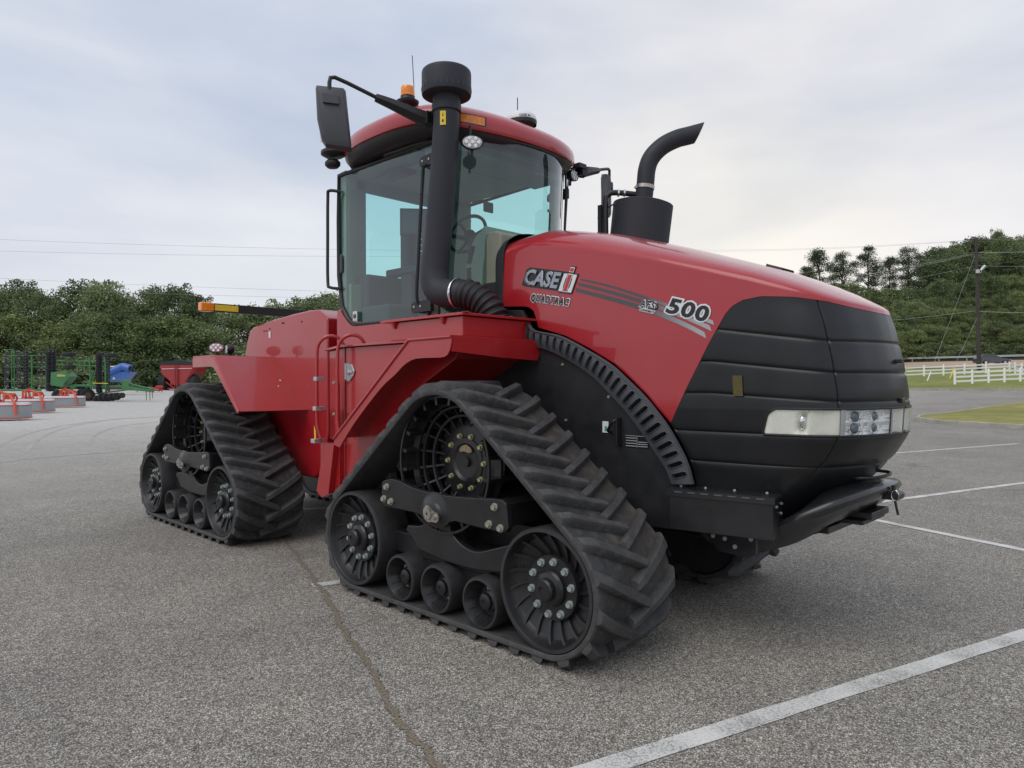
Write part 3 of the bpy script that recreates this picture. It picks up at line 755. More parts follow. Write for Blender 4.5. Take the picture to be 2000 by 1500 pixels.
def track_unit():
    mb = MB()
    top = smoothpath([(-.545,.812,0),(-.47,.828,0),(-.38,.825,0),(-.25,.798,0),(-.1,.785,0),(.1,.782,0),(.3,.792,0),(.45,.806,0),(.555,.810,0)], 3)
    P = [(p.x, p.y) for p in top]+[(.585,.79),(.60,.66),(.575,.635),(.4,.632),(.16,.640),(.10,.625),(.05,.59),(-.02,.575),(-.09,.59),(-.13,.63),(-.2,.642),(-.545,.645),(-.57,.67),(-.568,.795)]
    mb.prism(P, -1.475, -1.435)
    # pivot boss bulging out of the plate
    bs = []
    for r_, y_ in ((.160,-1.4745),(.140,-1.476),(.122,-1.480),(.112,-1.486),(.098,-1.488),(.088,-1.493),(.078,-1.502),(.07,-1.505),(.001,-1.506)):
        bs.append([(-.02+r_*math.cos(t)*.9, y_, .668+r_*math.sin(t)*(.55 if math.sin(t) < 0 else .78)) for t in np.linspace(0, 2*PI, 49)[:-1]])
    mb.grid(bs, closed=True, smooth=True)
    mb.box((-.56,-1.44,.68),(-.40,-.95,.80)); mb.box((.42,-1.44,.665),(.585,-.95,.79)); mb.box((-.45,-1.0,.62),(.45,-.92,.80)); mb.box((-.80,-.93,.30),(.80,-.90,.78)); mb.box((-.3,-1.2,.44),(.62,-.95,.62))
    fr = mb.build('track_unit', BLKS, TR, origin=(0,-1.18,0), bevel=.006, sharp=30)
    bolts([(x,-1.475,z) for x, z in ((-.505,.775),(-.535,.695),(-.46,.685),(.50,.765),(.455,.665),(.545,.655))],(0,-1,0),.018,.022, ZINC, 'frame_bolt', fr)
    mb = MB(); pl = []
    for t in np.linspace(PI*.62, PI*1.62, 12): pl.append((-.03+.052*math.cos(t), .668+.052*math.sin(t)))
    for t in np.linspace(-PI*.38, PI*.62, 10): pl.append((.030+.030*math.cos(t), .650+.030*math.sin(t)))
    mb.prism(pl, -1.506, -1.516); mb.cyl((-.03,-1.516,.668),(-.03,-1.530,.668),.036,.034,n=24); mb.cyl((-.03,-1.5301,.668),(-.03,-1.5305,.668),.008,n=12,m=1); mb.bolt((.028,-1.516,.650),(0,-1,0),.014,.014)
    mb.build('pivot_cap', [STEEL, DARK], fr, origin=(0,-1.18,.6))
    mb = MB()
    sw = smoothpath([(-.12,.66,0),(-.16,.60,0),(-.23,.555,0),(-.36,.54,0)], 4)+smoothpath([(-.38,.50,0),(-.32,.47,0),(-.25,.40,0)], 2)+smoothpath([(.0,.37,0),(.3,.37,0),(.62,.42,0),(.66,.52,0),(.60,.575,0)], 3)+smoothpath([(.42,.515,0),(.3,.480,0),(.2,.485,0),(.1,.53,0),(.06,.60,0),(.04,.66,0)], 4)
    mb.prism([(p.x, p.y) for p in sw], -1.425, -1.37); mb.box((-.75,-1.37,.33),(.75,-.95,.47)); mb.box((-.30,-1.36,.2),(.35,-1.0,.4)); mb.cyl((-.02,-1.46,.668),(-.02,-1.0,.668),.07)
    mb.build('swing_arm', BLKS, fr, origin=(0,-1.18,.3), bevel=.012)
    track_belt(fr)
    drive_wheel(fr); bolts([(.166*math.cos(a),-1.237,WZ+.166*math.sin(a)) for a in [2*PI*k/10 for k in range(10)]], (0,-1,0), .0145, .024, YZN, 'hub_bolt', fr)
    for cx in (IX, -IX):
        idler(fr, cx); bolts([(cx+.137*math.cos(a),-1.432,IZ+.137*math.sin(a)) for a in [2*PI*(k+.3)/10 for k in range(10)]], (0,-1,0), .0165, .024, ZINCB, 'wheel_bolt', fr)
    for cx, r in ((-.356,.2),(.0,1.0),(.385,1.7)): roller(fr, cx, r)
    return fr
tu = track_unit()
for i, (x, y, rz) in enumerate(((-3.91,-1.18,0),(-.20,.69,PI),(-3.91,.72,PI))):
    c = copy_tree(tu, TR); c.location = Vector((x, y, 0))-Vector(WO[TR.name]); c.rotation_euler.z = rz
muddy_skin(tu)
# ================================================================== BODY: fenders, tank, deck, ladder, cab
def sheet(mb, pts, th=.012, m=0):
    P = [Vector(p) for p in pts]; n = (P[1]-P[0]).cross(P[2]-P[0]).normalized()*th; k = len(P)
    a = [p for p in P]; b = [p+n for p in P]
    mb.add(a+b, [tuple(range(k))[::-1], tuple(range(k, 2*k))]+[(i, (i+1) % k, k+(i+1) % k, k+i) for i in range(k)], m)
for sg in (-1, 1):
    # front fender
    yo = -1.42 if sg < 0 else 1.12
    inner = smoothpath([(-1.164,.985,0),(-.968,1.172,0),(-.66,1.408,0),(-.489,1.504,0),(-.39,1.565,0),(-.27,1.60,0),(-.036,1.60,0)], 3)
    poly = [(.075,1.725),(-.345,1.722),(-1.24,1.045),(-1.235,1.0)]+[(p.x, p.y) for p in inner]+[(.005,1.603),(.035,1.615),(.058,1.645),(.072,1.69)]
    mb = MB(); mb.prism(poly, yo, yo-sg*.012)
    sheet(mb, [(-.345,yo,1.722),(.07,yo,1.725),(.07,sg*.62,1.725),(-.345,sg*.62,1.722)], .008)
    sheet(mb, [(-1.24,yo,1.045),(-.345,yo,1.722),(-.345,sg*.8,1.722),(-1.24,sg*.8,1.045)], .008)
    sheet(mb, [(.075,yo+sg*-.012,1.725),(.075,sg*.60,1.725),(.07,sg*.655,1.595),(.07,sg*1.0,1.608),(.07,yo+sg*-.012,1.635)], .01)
    mb.tube([(.07,yo,1.722),(-.345,yo,1.720),(-1.24,yo,1.043)], .011, 8)
    
    T(mb, 'front_fender', REDF, bevel=.004)
    # tank and side box behind the track
    mb = MB()
    tp = [(-1.42,1.72),(-.06,1.72),(-.12,1.60),(-.45,1.44),(-.80,1.13),(-1.06,.82),(-1.20,.66),(-1.36,.60),(-1.42,.60)]
    mb.prism(tp, -1.22 if sg < 0 else 1.0, sg*.62)
    mb.prism([(-1.421,-1.22*1),(-1.421,-.62),(-2.0,-.62),(-2.0,-1.0)] if sg < 0 else [(-1.421,1.0),(-1.421,.62),(-2.0,.62),(-2.0,.85)], .98, 1.72, axis='z')
    mb.prism([(-1.421,sg*(1.22 if sg < 0 else 1.0)),(-1.421,sg*.62),(-1.75,sg*.62),(-1.75,sg*(1.095 if sg < 0 else .9))], .62, .9795, axis='z')
    tk = T(mb, 'side_tank', REDF, bevel=.006)
    mb = MB()
    mb.prism([(-1.43,sg*1.255),(-.34,sg*1.255),(-.34,sg*.65),(-2.04,sg*.65),(-2.04,sg*1.03)], 1.722, 1.738, axis='z')
    mb.build('walkway_edge', REDF, tk, bevel=.003)
    mb = MB(); mb.box((-.78,min(sg*1.25,sg*.62),1.7385),(-.02,max(sg*1.25,sg*.62),1.866)); dk = T(mb, 'deck_box', REDF, bevel=.006)
    mb = MB(); mb.box((-.86,min(sg*1.28,sg*.60),1.868),(.012,max(sg*1.28,sg*.60),1.884)); 
    for k in range(17):
        x = -.84+k*.052; mb.box((x,min(sg*1.27,sg*1.22),1.884),(x+.03,max(sg*1.27,sg*1.22),1.888))
    mb.build('deck_plate', REDF, dk, bevel=.003)
    if sg < 0:
        many([(x,-1.262,1.868) for x in (-.72,-.2)], lambda mb, p: mb.cyl(p, p-Vector((0,-.006,.045)), .018, .008, n=8), 'deck_bracket', REDF, dk)
        mb = MB()
        mb.prism([(-1.385,1.475),(-1.335,1.46),(-1.275,1.51),(-1.265,1.54),(-1.30,1.59),(-1.385,1.60)], -1.232, -1.222); mb.cyl((-1.335,-1.232,1.53),(-1.335,-1.245,1.53),.018)
        mb.box((-1.36,-1.243,1.522),(-1.285,-1.234,1.538)); mb.box((-1.385,-1.240,1.475),(-1.37,-1.23,1.60)); mb.build('door_latch', ALU, tk, bevel=.003)
        mb = MB(); mb.box((-1.402,-1.2235,.70),(-1.396,-1.2205,1.72)); mb.build('door_gap', DARK, tk)
# ---- ladder
mb = MB()
for x, y in ((-1.575,-1.33),(-1.36,-1.28)):
    zt = 1.80
    mb.tube(smoothpath([(x-.0,y,1.02),(x-.035,y-.01,1.12),(x-.04,y-.01,1.3),(x-.04,y-.01,1.62),(x-.03,y,1.75),(x+.02,y+.05,1.81),(x+.06,y+.12,1.80),(x+.08,y+.16,1.735)], 5), .0135, 10)
ld = T(mb, 'boarding_ladder', REDF)
for z, w in ((1.465,.0),(1.235,.01),(.985,.03)):
    mb = MB(); mb.box((-1.645-w*.4,-1.355-w*.6,z),(-1.60,-1.28,z+.034)); mb.build('ladder_step', ALU, ld, bevel=.005)
mb = MB(); mb.box((-1.49,-1.262,.99),(-1.44,-1.245,1.46)); mb.box((-1.72,-1.25,.60),(-1.44,-1.20,.98))
mb.prism([(-1.70,.60),(-1.62,.56),(-1.52,.60),(-1.44,.98),(-1.58,.98)], -1.30, -1.25)
for x, z in ((-1.50,1.45),(-1.43,1.45),(-1.50,1.21),(-1.43,1.21)): mb.bolt((x,-1.262,z),(0,-1,0),.011,.01,m=1)
mb.bolt((-1.47,-1.262,1.0),(0,-1,0),.011,.01,m=1)
mb.build('ladder_bracket', [REDF, ZINC], ld, bevel=.003)
mb = MB(); mb.prism([(-1.60,1.02),(-1.58,1.02),(-1.585,1.08),(-1.605,1.12)], -1.372, -1.368); mb.build('yellow_tab', YEL, ld)

# ---- rear body and fenders
RB = [(-4.22,1.0),(-4.22,1.78),(-4.17,1.90),(-4.10,2.02),(-4.0,2.06),(-3.6,2.105),(-3.2,2.135),(-2.85,2.15),(-2.66,2.145),(-2.50,2.05),(-2.50,1.0),(-2.62,.62),(-2.75,.55),(-3.3,.55),(-3.5,1.0)]
mb = MB(); mb.prism(RB, -.72, .72); rb = T(mb, 'rear_body', RED, bevel=.02)
mb = MB(); mb.box((-3.65,-.724,1.925),(-3.61,-.7215,1.99),0); mb.build('small_label', WHT, rb)
many([(x,-.7205,z) for x, z in ((-3.63,2.02),(-3.36,2.06),(-3.33,2.06),(-2.97,2.05),(-3.76,2.0),(-3.70,2.0))], lambda mb, p: mb.cyl(p, p-Vector((0,.003,0)), .009, n=10), 'panel_hole', DARK, rb)
mb = MB(); mb.tube(smoothpath([(-2.62,-.45,2.1),(-2.62,-.45,2.2),(-2.55,-.40,2.24),(-2.35,-.30,2.24),(-2.25,-.25,2.24)], 4), .014); mb.build('rear_rail', REDF, rb)
for sg in (-1, 1):
    yo = -1.40 if sg < 0 else 1.12; yi = sg*.70
    mb = MB()
    poly = [(-3.89,1.715),(-3.42,1.712),(-3.36,1.70),(-2.85,1.195),(-2.89,1.18),(-3.33,1.55),(-3.40,1.60),(-3.47,1.612),(-3.89,1.612),(-3.90,1.64),(-3.90,1.69)]
    mb.prism(poly, yo, yo-sg*.012)
    sheet(mb, [(-3.89,yo,1.715),(-3.38,yo,1.712),(-3.52,yi,1.712),(-3.89,yi,1.715)], .008)
    sheet(mb, [(-3.38,yo,1.712),(-2.85,yo,1.195),(-2.86,yi,1.19),(-3.52,yi,1.712)], .008)
    sheet(mb, [(-3.20,sg*1.37,1.50),(-3.17,sg*1.37,1.50),(-3.30,sg*1.05,1.58),(-3.33,sg*1.05,1.58)], .01)
    mb.tube([(-3.52,yi-sg*-.012,1.722),(-2.86,yi-sg*-.012,1.198)], .008, 6); mb.tube([(-3.44,yo,1.714),(-3.38,yo,1.706),(-2.85,yo,1.197)], .011, 8)
    ff = T(mb, 'rear_fender', REDF, bevel=.004)
    if sg < 0:
        for u, v, a in ((-3.05,-1.0,.02),(-3.1,-.9,.012),(-3.16,-.85,.016),(-2.98,-.98,.02),(-3.25,-1.25,.01)):
            z = 1.712-(u+3.42)*.94; mb = MB(); mb.cyl((u,v,z+.012),(u+.002,v,z+.0135),a*.6,n=7); mb.build('paint_chip', WHT, ff)
# oval work lights at the tail
def oval_light(p, d, r=.07, parent=None, name='work_light', lens=LEDW):
    d = Vector(d).normalized(); p = Vector(p); u = Vector((0,0,1)); w = d.cross(u).normalized(); u = w.cross(d)
    def ring(k, off): return [p + d*off + (w*math.cos(t)*1.28 + u*math.sin(t)*.82)*r*k for t in np.linspace(0, 2*PI, 29)[:-1]]
    mb = MB(); mb.grid([ring(.35,-.06), ring(.8,-.055), ring(1.0,-.03), ring(1.04,.0), ring(.98,.012), ring(.9,.004)], closed=True)
    mb.add(ring(.35,-.06), [tuple(range(28))]); mb.tube([p-d*.03-u*r*.75, p-d*.03-u*r*1.5], .012, 8)
    o = T(mb, name, BLK, sharp=60) if parent is None else mb.build(name, BLK, parent, sharp=60)
    mb = MB(); mb.grid([ring(.9,.004), ring(.6,.012), ring(.02,.015)], closed=True, m=0)
    for a in range(6):
        t = a*PI/3; q = p+d*.0135+(w*math.cos(t)*.72+u*math.sin(t)*.48)*r; mb.cyl(q, q+d*.004, r*.2, n=12, m=1)
    q = p+d*.015; mb.cyl(q, q+d*.004, r*.2, n=12, m=1)
    mb.build('lens', [lens, REFL], o); return o
oval_light((-3.86,-1.18,1.815), (.8,-.6,.05), .062, lens=mat('pink_lens', (.45,.30,.32), .25, var=.4, vscale=50))
oval_light((-4.05,-.98,1.81), (-.3,-1,0), .066)
# marker bar at the tail
mb = MB(); mb.box((-4.48,-.97,2.24),(-4.42,.97,2.33)); bar = T(mb, 'marker_bar', BLK, bevel=.004)
for sg in (-1, 1):
    mb = MB(); mb.box((-4.495,min(sg*1.115,sg*.972),2.236),(-4.405,max(sg*1.115,sg*.972),2.334)); mb.build('amber_lamp', AMB, bar, bevel=.015)
    mb = MB(); mb.box((-4.4195,min(sg*.962,sg*.70),2.252),(-4.4175,max(sg*.962,sg*.70),2.318)); mb.build('reflector_strip', YEL, bar)

# ================================================================== CAB
ZB, ZT = 1.94, 3.335
# red cab base
cb = smoothpath([(-2.235,2.10,0),(-2.20,2.10,0),(-2.13,2.03,0),(-2.02,1.955,0),(-1.95,1.942,0)], 4)
mb = MB(); mb.prism([(-2.25,1.74),(-2.25,2.05)]+[(p.x, p.y) for p in cb]+[(-.93,1.94),(-.93,1.74)], -.775, .775); T(mb, 'cab_base', RED, bevel=.02)
# floor and interior
mb = MB(); mb.box((-2.2,-.72,1.942),(-.80,.72,1.96)); mb.box((-2.2,-.72,1.96),(-2.10,.72,2.33)); T(mb, 'cab_floor', BEIGE)
def frontx(y, z, off=0): return -.60 - .33*(abs(y)/.69)**2.4 + .085*(z-ZB)/(ZT-ZB) + off
# pillars
mb = MB()
def pillar(pts_b, pts_t):
    k = len(pts_b); vs = [(x, y, ZB) for x, y in pts_b]+[(x, y, ZT) for x, y in pts_t]
    mb.add(vs, [(i, (i+1) % k, k+(i+1) % k, k+i) for i in range(k)])
for sg in (-1, 1):
    pillar([(-1.03,sg*.695),(-.935,sg*.680),(-.95,sg*.61),(-1.02,sg*.63)], [(-.95,sg*.695),(-.85,sg*.680),(-.865,sg*.61),(-.94,sg*.63)])
    pillar([(-2.24,sg*.74),(-2.14,sg*.745),(-2.14,sg*.69),(-2.24,sg*.52)], [(-2.24,sg*.74),(-2.14,sg*.745),(-2.14,sg*.69),(-2.24,sg*.52)])
T(mb, 'cab_pillars', BEIGE)
# near rear pillar trim seen through the door, and rear wall around the rear window
mb = MB(); mb.box((-2.235,-.70,2.3),(-2.19,-.50,3.3)); mb.box((-2.235,.66,2.3),(-2.19,.72,3.3)); mb.box((-2.235,-.70,3.20),(-2.19,.70,3.335)); mb.box((-2.235,-.70,1.96),(-2.19,.70,2.36)); T(mb, 'rear_wall', GREYC, bevel=.01)
mb = MB(); mb.box((-2.2,-.70,3.30),(-1.2,.70,3.318)); mb.box((-1.9,-.5,3.26),(-1.2,.5,3.299))
mb.box((-1.15,-.65,3.24),(-.8,.65,3.31)); T(mb, 'headliner', HEADL, bevel=.02)
def pane(name, poly, closed_frame=True, off=(0,0,0), fr=.019):
    P = [Vector(p) for p in poly]; mb = MB(); mb.add(P, [tuple(range(len(P)))]); g = T(mb, name, GLASS, sharp=0)
    mb = MB(); mb.tube(P, fr, 8, closed=True); mb.build('glass_seal', BLK, g); return g
for sg in (-1, 1):
    y = sg*.762
    pd = [(-2.225,y,3.30),(-2.235,y,2.9),(-2.23,y,2.4),(-2.175,y,2.13),(-2.09,y,2.02),(-2.0,y-sg*.01,1.955),(-1.03,sg*.705,1.955),(-.955,sg*.705,3.31)]
    g = pane('door_glass', pd)
    # door handle bar, hinges
    mb = MB(); yy = sg*.77
    mb.tube(smoothpath([(-.975,yy-sg*.04,3.13),(-1.0,yy,3.12),(-1.02,yy,3.05),(-1.08,yy,2.4),(-1.10,yy,2.12),(-1.09,yy-sg*.04,2.03)], 4), .014); mb.build('door_handle', BLK, g)
    for z, x in ((3.165,-.99),(2.045,-1.10)):
        mb = MB(); mb.prism([(x-.08,z-.03),(x-.06,z-.045),(x+.16,z-.045),(x+.16,z+.045),(x-.06,z+.035),(x-.08,z+.015)], y-sg*.035, y+sg*.0); 
        for q in (-.045, .035): mb.cyl((x+q,y+sg*.0,z),(x+q,y+sg*.004,z),.009,n=10,m=1)
        mb.build('hinge', [BLK, ALU], g, bevel=.004)
    mb = MB(); mb.prism([(-2.205,2.44),(-2.19,2.42),(-2.17,2.44),(-2.17,2.58),(-2.19,2.60),(-2.205,2.58)], y-sg*.005, y+sg*.012); mb.build('door_lock', GREYP, g, bevel=.004)
pane('rear_glass', [(-2.245,-.50,2.36),(-2.245,.66,2.36),(-2.245,.66,3.22),(-2.245,-.50,3.22)])
rows = [[(frontx(y, z), y, z) for y in np.linspace(-.69, .69, 31)] for z in np.linspace(ZB-.1, 3.32, 6)]
mb = MB(); mb.grid(rows); ws = T(mb, 'windscreen', GLASS)
mb = MB(); mb.tube(rows[-1], .014, 8); mb.tube([r[0] for r in rows], .012, 8); mb.tube([r[-1] for r in rows], .012, 8); mb.build('glass_seal', BLK, ws)
mb = MB(); mb.tube([(frontx(.5,2.0,.03),.5,2.05),(frontx(.60,2.6,.035),.60,2.6),(frontx(.65,3.1,.04),.65,3.12),(frontx(.62,3.3,.02),.62,3.30)], .010); mb.tube([(frontx(.6,2.4,.03),.6,2.4),(frontx(.67,3.2,.05),.67,3.2)], .006)
mb.tube([(frontx(.66,2.75,.05),.66,2.75),(frontx(.66,3.25,.06),.66,3.25)], .006); mb.build('wiper', BLK, ws)
# monogram sticker on the door glass
mb = MB(); q = lambda x, z: (x, -.779, z)
mb.box((-1.985,-.7785,1.985),(-1.925,-.7765,2.07),0)
for a, b in ((-1.975,-1.964),(-1.946,-1.935)): mb.box((a,-.7805,2.01),(b,-.7787,2.045),1)
mb.box((-1.9585,-.7805,2.005),(-1.9515,-.7787,2.048),1); mb.box((-1.972,-.7805,2.024),(-1.938,-.7787,2.031),1); mb.box((-1.9585,-.7805,2.053),(-1.9515,-.7787,2.060),1); mb.box((-1.975,-.7805,1.992),(-1.935,-.7787,1.996),1)
T(mb, 'glass_sticker', [WHT, BLKV])

# ---- roof
def sup(cx, a, b, n=2.5, k=64):
    out = []
    for t in np.linspace(0, 2*PI, k+1)[:-1]:
        c, s_ = math.cos(t), math.sin(t); out.append((cx+a*math.copysign(abs(c)**(2/n), c), b*math.copysign(abs(s_)**(2/n), s_)))
    return out
def roofz(x): return .015-.09*sstep(-1.0, -.45, x)
def loft(levels, cx=-1.465, a=.965, b=.925, n=2.5):
    return [[(x, y, z+roofz(x)) for x, y in sup(cx, a*k, b*k, n)] for k, z in levels]
mb = MB(); rws = loft([(.975,3.40),(1.0,3.405),(1.008,3.43),(1.008,3.47),(.997,3.51),(.97,3.54),(.925,3.568),(.86,3.592),(.75,3.618),(.6,3.637),(.4,3.650),(.2,3.655),(.01,3.657)])
mb.grid(rws, closed=True); roof = T(mb, 'cab_roof', RED, sharp=50)
mb = MB(); rws = loft([(.985,3.41),(.98,3.385),(.955,3.345),(.91,3.325),(.86,3.318),(.84,3.322),(.76,3.324),(.76,3.34)]); mb.grid(rws, closed=True)
rim = T(mb, 'roof_underside', BLK, sharp=50)
mb = MB(); mb.add(loft([(.85,3.325)])[0], [tuple(range(64))]); T(mb, 'roof_liner', HEADL)
# rear light pods near the rear corners
for sg in (-1, 1):
    for z, x, rr in ((3.465,-2.15,1.25),(3.375,-2.17,.75)):
        mb = MB(); c = (x, sg*.86, z)
        mb.grid([[(c[0]+.10*rr*k*math.cos(t), c[1]+.085*rr*k*math.sin(t), c[2]+dz*.7) for t in np.linspace(0, 2*PI, 25)[:-1]] for k, dz in ((.02,.05),(.7,.045),(1,.015),(1,-.02),(.7,-.05),(.02,-.055))], closed=True)
        T(mb, 'rear_light_pod', BLK, sharp=50)
# amber marker lamp in the roof front edge
mb = MB()
def roofpt(t, k, z):
    n = 2.5; c, s_ = math.cos(t), math.sin(t); x = -1.465+.965*k*math.copysign(abs(c)**(2/n), c); y = .925*k*math.copysign(abs(s_)**(2/n), s_); return (x, y, z+roofz(x))
for sg in (-1,):
    mb = MB(); mb.grid([[roofpt(sg*t, 1.012, z) for t in np.linspace(.50, .72, 10)] for z in (3.445,3.465,3.485,3.505)], m=0)
    mb.grid([[roofpt(sg*t, 1.011, z) for t in np.linspace(.485, .735, 8)] for z in (3.438,3.512)], m=1)
    T(mb, 'marker_lamp', [AMB, BLKG], sharp=60)
oval_light((-.50,-.725,3.19), (1,-.75,-.12), .062); oval_light((-.80,.79,3.33), (1,.25,-.1), .06)
mb = MB(); mb.tube([(-.53,-.72,3.23),(-.55,-.70,3.33)], .009); T(mb, 'lamp_bracket', BLK)
# GPS dome
mb = MB(); cx, cy, z0 = -.80, .10, 3.60
mb.grid([[(cx+.135*k*math.cos(t), cy+.125*k*math.sin(t), z0+dz) for t in np.linspace(0, 2*PI, 33)[:-1]] for k, dz in ((1,0),(1.02,.03),(1.0,.05),(.92,.075),(.7,.10),(.4,.115),(.02,.12))], closed=True, mf=lambda i, j: 1 if i < 1 else 0)
gp = T(mb, 'receiver_dome', [WHT, BLK], sharp=50)
v, fs = text_fit('CASE IH', .11, .026, ext=.0, offset=.03); mb = MB()
P = []
for u, w, d in v:
    t = -.95+u/.155; P.append((cx+.140*math.cos(t), cy+.130*math.sin(t), z0+.034+w*.8))
mb.add(P, fs); mb.build('dome_lettering', GREYP, gp)
mb = MB(); mb.tube([(-.86,.12,3.65),(-.86,.12,3.86)], .004, 6); T(mb, 'small_antenna', BLK)
mb = MB(); mb.tube([(-1.25,-.66,3.6),(-1.29,-.66,4.10)], .0032, 6); mb.cyl((-1.25,-.66,3.57),(-1.25,-.66,3.64),.012); T(mb, 'whip_antenna', BLK)
# beacon
mb = MB(); mb.lathe([(.03,-.12),(.035,-.04),(.05,-.03),(.085,-.005),(.09,.012),(.06,.02),(.055,.045),(.058,.05)], (-1.22,-.76,3.665), 'z', 28)
bc = T(mb, 'beacon', BLK)
mb = MB(); mb.lathe([(.054,.05),(.056,.062),(.053,.064),(.056,.09),(.053,.093),(.055,.118),(.05,.128),(.0,.131)], (-1.22,-.76,3.665), 'z', 28); mb.build('beacon_lens', AMB, bc)
# mirrors and arms
for sg in (-1, 1):
    ox = .0 if sg < 0 else .09; oy = 0 if sg < 0 else .07
    mb = MB()
    ax = smoothpath([(-.80,sg*.90,3.385),(-.86,sg*1.01,3.425),(-.93,sg*1.14,3.475),(-.98,sg*1.23,3.505)], 3)
    mb.tube(ax, list(np.linspace(.060, .030, len(ax))), 6); mb.box((-.84,min(sg*.86,sg*.94),3.345),(-.75,max(sg*.86,sg*.94),3.43))
    mb.box((-.85,min(sg*.80,sg*.9),3.40),(-.74,max(sg*.8,sg*.9),3.44))
    mb.tube([(-.97,sg*1.20,3.50),(-1.05,sg*1.42,3.575),(-1.08,sg*1.50,3.598),(-1.09,sg*1.53,3.59),(-1.095,sg*1.535,3.555),(-1.095,sg*1.535,3.44)], .0145, 10)
    mb.v = [(x+ox*min(1, max(0, (abs(y)-1)/.3)), y+oy*min(1, max(0, (abs(y)-1)/.3)), z) for x, y, z in mb.v]
    arm = T(mb, 'mirror_arm', BLK, sharp=45)
    # housing, turned half towards the nose
    ang_ = R_(34)*(1 if sg < 0 else -1); MC_ = Matrix.Translation((-1.105+ox, sg*1.505+oy, 0)) @ Matrix.Rotation(-ang_, 4, 'Z')
    out = [(-.115,3.52),(-.108,3.54),(.075,3.535),(.092,3.515),(.128,3.15),(.130,3.105),(.115,3.095),(-.045,3.115),(-.075,3.16),(-.105,3.30)]
    if sg > 0: out = [(-a, b) for a, b in out]
    cyy = sum(a for a, b in out)/len(out); czz = sum(b for a, b in out)/len(out)
    rws = [[MC_ @ Vector((x, cyy+(a-cyy)*k, czz+(b-czz)*k)) for a, b in out] for x, k in ((-.05,.96),(-.045,1),(0,1.0),(.028,.94),(.042,.80))]
    mb = MB(); mb.grid(rws, closed=True, smooth=False); mb.add(rws[-1], [tuple(range(len(out)))]); mb.add(rws[0], [tuple(range(len(out)))])
    q_ = [(-.07,3.475),(.045,3.462),(.050,3.40),(-.065,3.405)]
    if sg > 0: q_ = [(-a, b) for a, b in q_]
    mb.add([MC_ @ Vector((.03, a, b)) for a, b in q_]+[MC_ @ Vector((.062, a*.95, b-.004)) for a, b in q_], [(0,1,2,3),(4,5,6,7),(0,1,5,4),(1,2,6,5),(2,3,7,6),(3,0,4,7)])
    mi = mb.build('mirror_housing', GREYP, arm, bevel=.010)
    mb = MB(); mb.box((-.054,-.09,3.16),(-.051,.10,3.50), 0, MC_); mb.build('mirror_glass', CHROME, mi)
# grab rails
for sg in (-1, 1):
    mb = MB(); y = sg*.84
    mb.tube(smoothpath([(-2.19,sg*.77,3.15),(-2.26,y,3.16),(-2.285,y,3.10),(-2.29,y,2.75),(-2.29,y,2.36),(-2.25,y,2.30),(-2.19,sg*.77,2.29)], 4), .014); T(mb, 'grab_rail', BLK)
mb = MB(); mb.tube(smoothpath([(-1.05,.74,3.36),(-1.03,.83,3.37),(-1.02,.85,3.32),(-1.03,.85,3.12),(-1.04,.83,3.06),(-1.07,.74,3.05)], 4), .013); T(mb, 'grab_rail', BLK)

# ---- cab interior
mb = MB()
dp = smoothpath([(-.90,2.00,0),(-.93,2.20,0),(-.92,2.36,0),(-.86,2.52,0),(-.80,2.60,0),(-.74,2.63,0),(-.68,2.62,0),(-.66,2.0,0)], 4)
mb.prism([(p.x, p.y) for p in dp], -.42, .30); ds = T(mb, 'dashboard', BEIGE, bevel=.02)
CW = MB(); CW.prism([(-.66,1.95),(-.66,2.56),(-.62,2.60),(-.56,2.605),(-.49,2.58),(-.485,1.95)], -.45, .45); T(CW, 'cowl_panel', BEIGE, bevel=.02)
mb = MB(); mb.prism([(-.90,2.40),(-.845,2.53),(-.805,2.52),(-.855,2.39)], -.426, -.421); mb.build('air_vent', DARK, ds)
mb = MB(); mb.prism([(-.905,2.22),(-.90,2.36),(-.855,2.36),(-.855,2.22)], -.426, -.421); mb.build('air_vent', DARK, ds)
mb = MB(); mb.box((-1.02,-.3,1.96),(-.7,.2,2.25)); mb.build('console_base', BEIGE, ds, bevel=.03)
mb = MB(); wc = Vector((-1.25,-.10,2.73)); ax_ = Vector((-.75,0,.66)).normalized(); u_ = Vector((0,1,0)); w_ = ax_.cross(u_)
mb.tube([wc+(u_*math.cos(t)+w_*math.sin(t))*.18 for t in np.linspace(0, 2*PI, 37)[:-1]], .015, 8, closed=True)
for t in (PI*.5, PI*1.17, PI*1.83): mb.tube([wc-ax_*.05, wc+(u_*math.cos(t)+w_*math.sin(t))*.195], .014)
mb.cyl(wc-ax_*.07, wc-ax_*.02, .06); mb.tube([wc-ax_*.06, (-1.05,-.1,2.45), (-.92,-.1,2.25)], .05); mb.tube([wc-ax_*.1+u_*.05, wc-ax_*.08-u_*.25], .02); mb.box((-1.12,-.22,2.52),(-.98,.08,2.66))
T(mb, 'steering_wheel', BLK)
mb = MB(); mb.box((-2.0,-.25,2.22),(-1.5,.27,2.34)); mb.box((-2.05,-.24,2.34),(-1.93,.26,2.88)); mb.box((-2.04,-.12,2.90),(-1.96,.14,3.05)); mb.box((-1.9,-.2,1.96),(-1.6,.22,2.22))
T(mb, 'driver_seat', FAB, bevel=.04)
mb = MB(); mb.box((-1.95,-.46,2.40),(-1.45,-.34,2.46)); mb.box((-1.75,-.44,2.02),(-1.6,-.36,2.4)); mb.cyl((-1.5,-.4,2.45),(-1.48,-.4,2.58),.03)
mb.box((-1.62,-.38,2.46),(-1.55,-.33,2.75)); am = T(mb, 'armrest', BLK, bevel=.01)
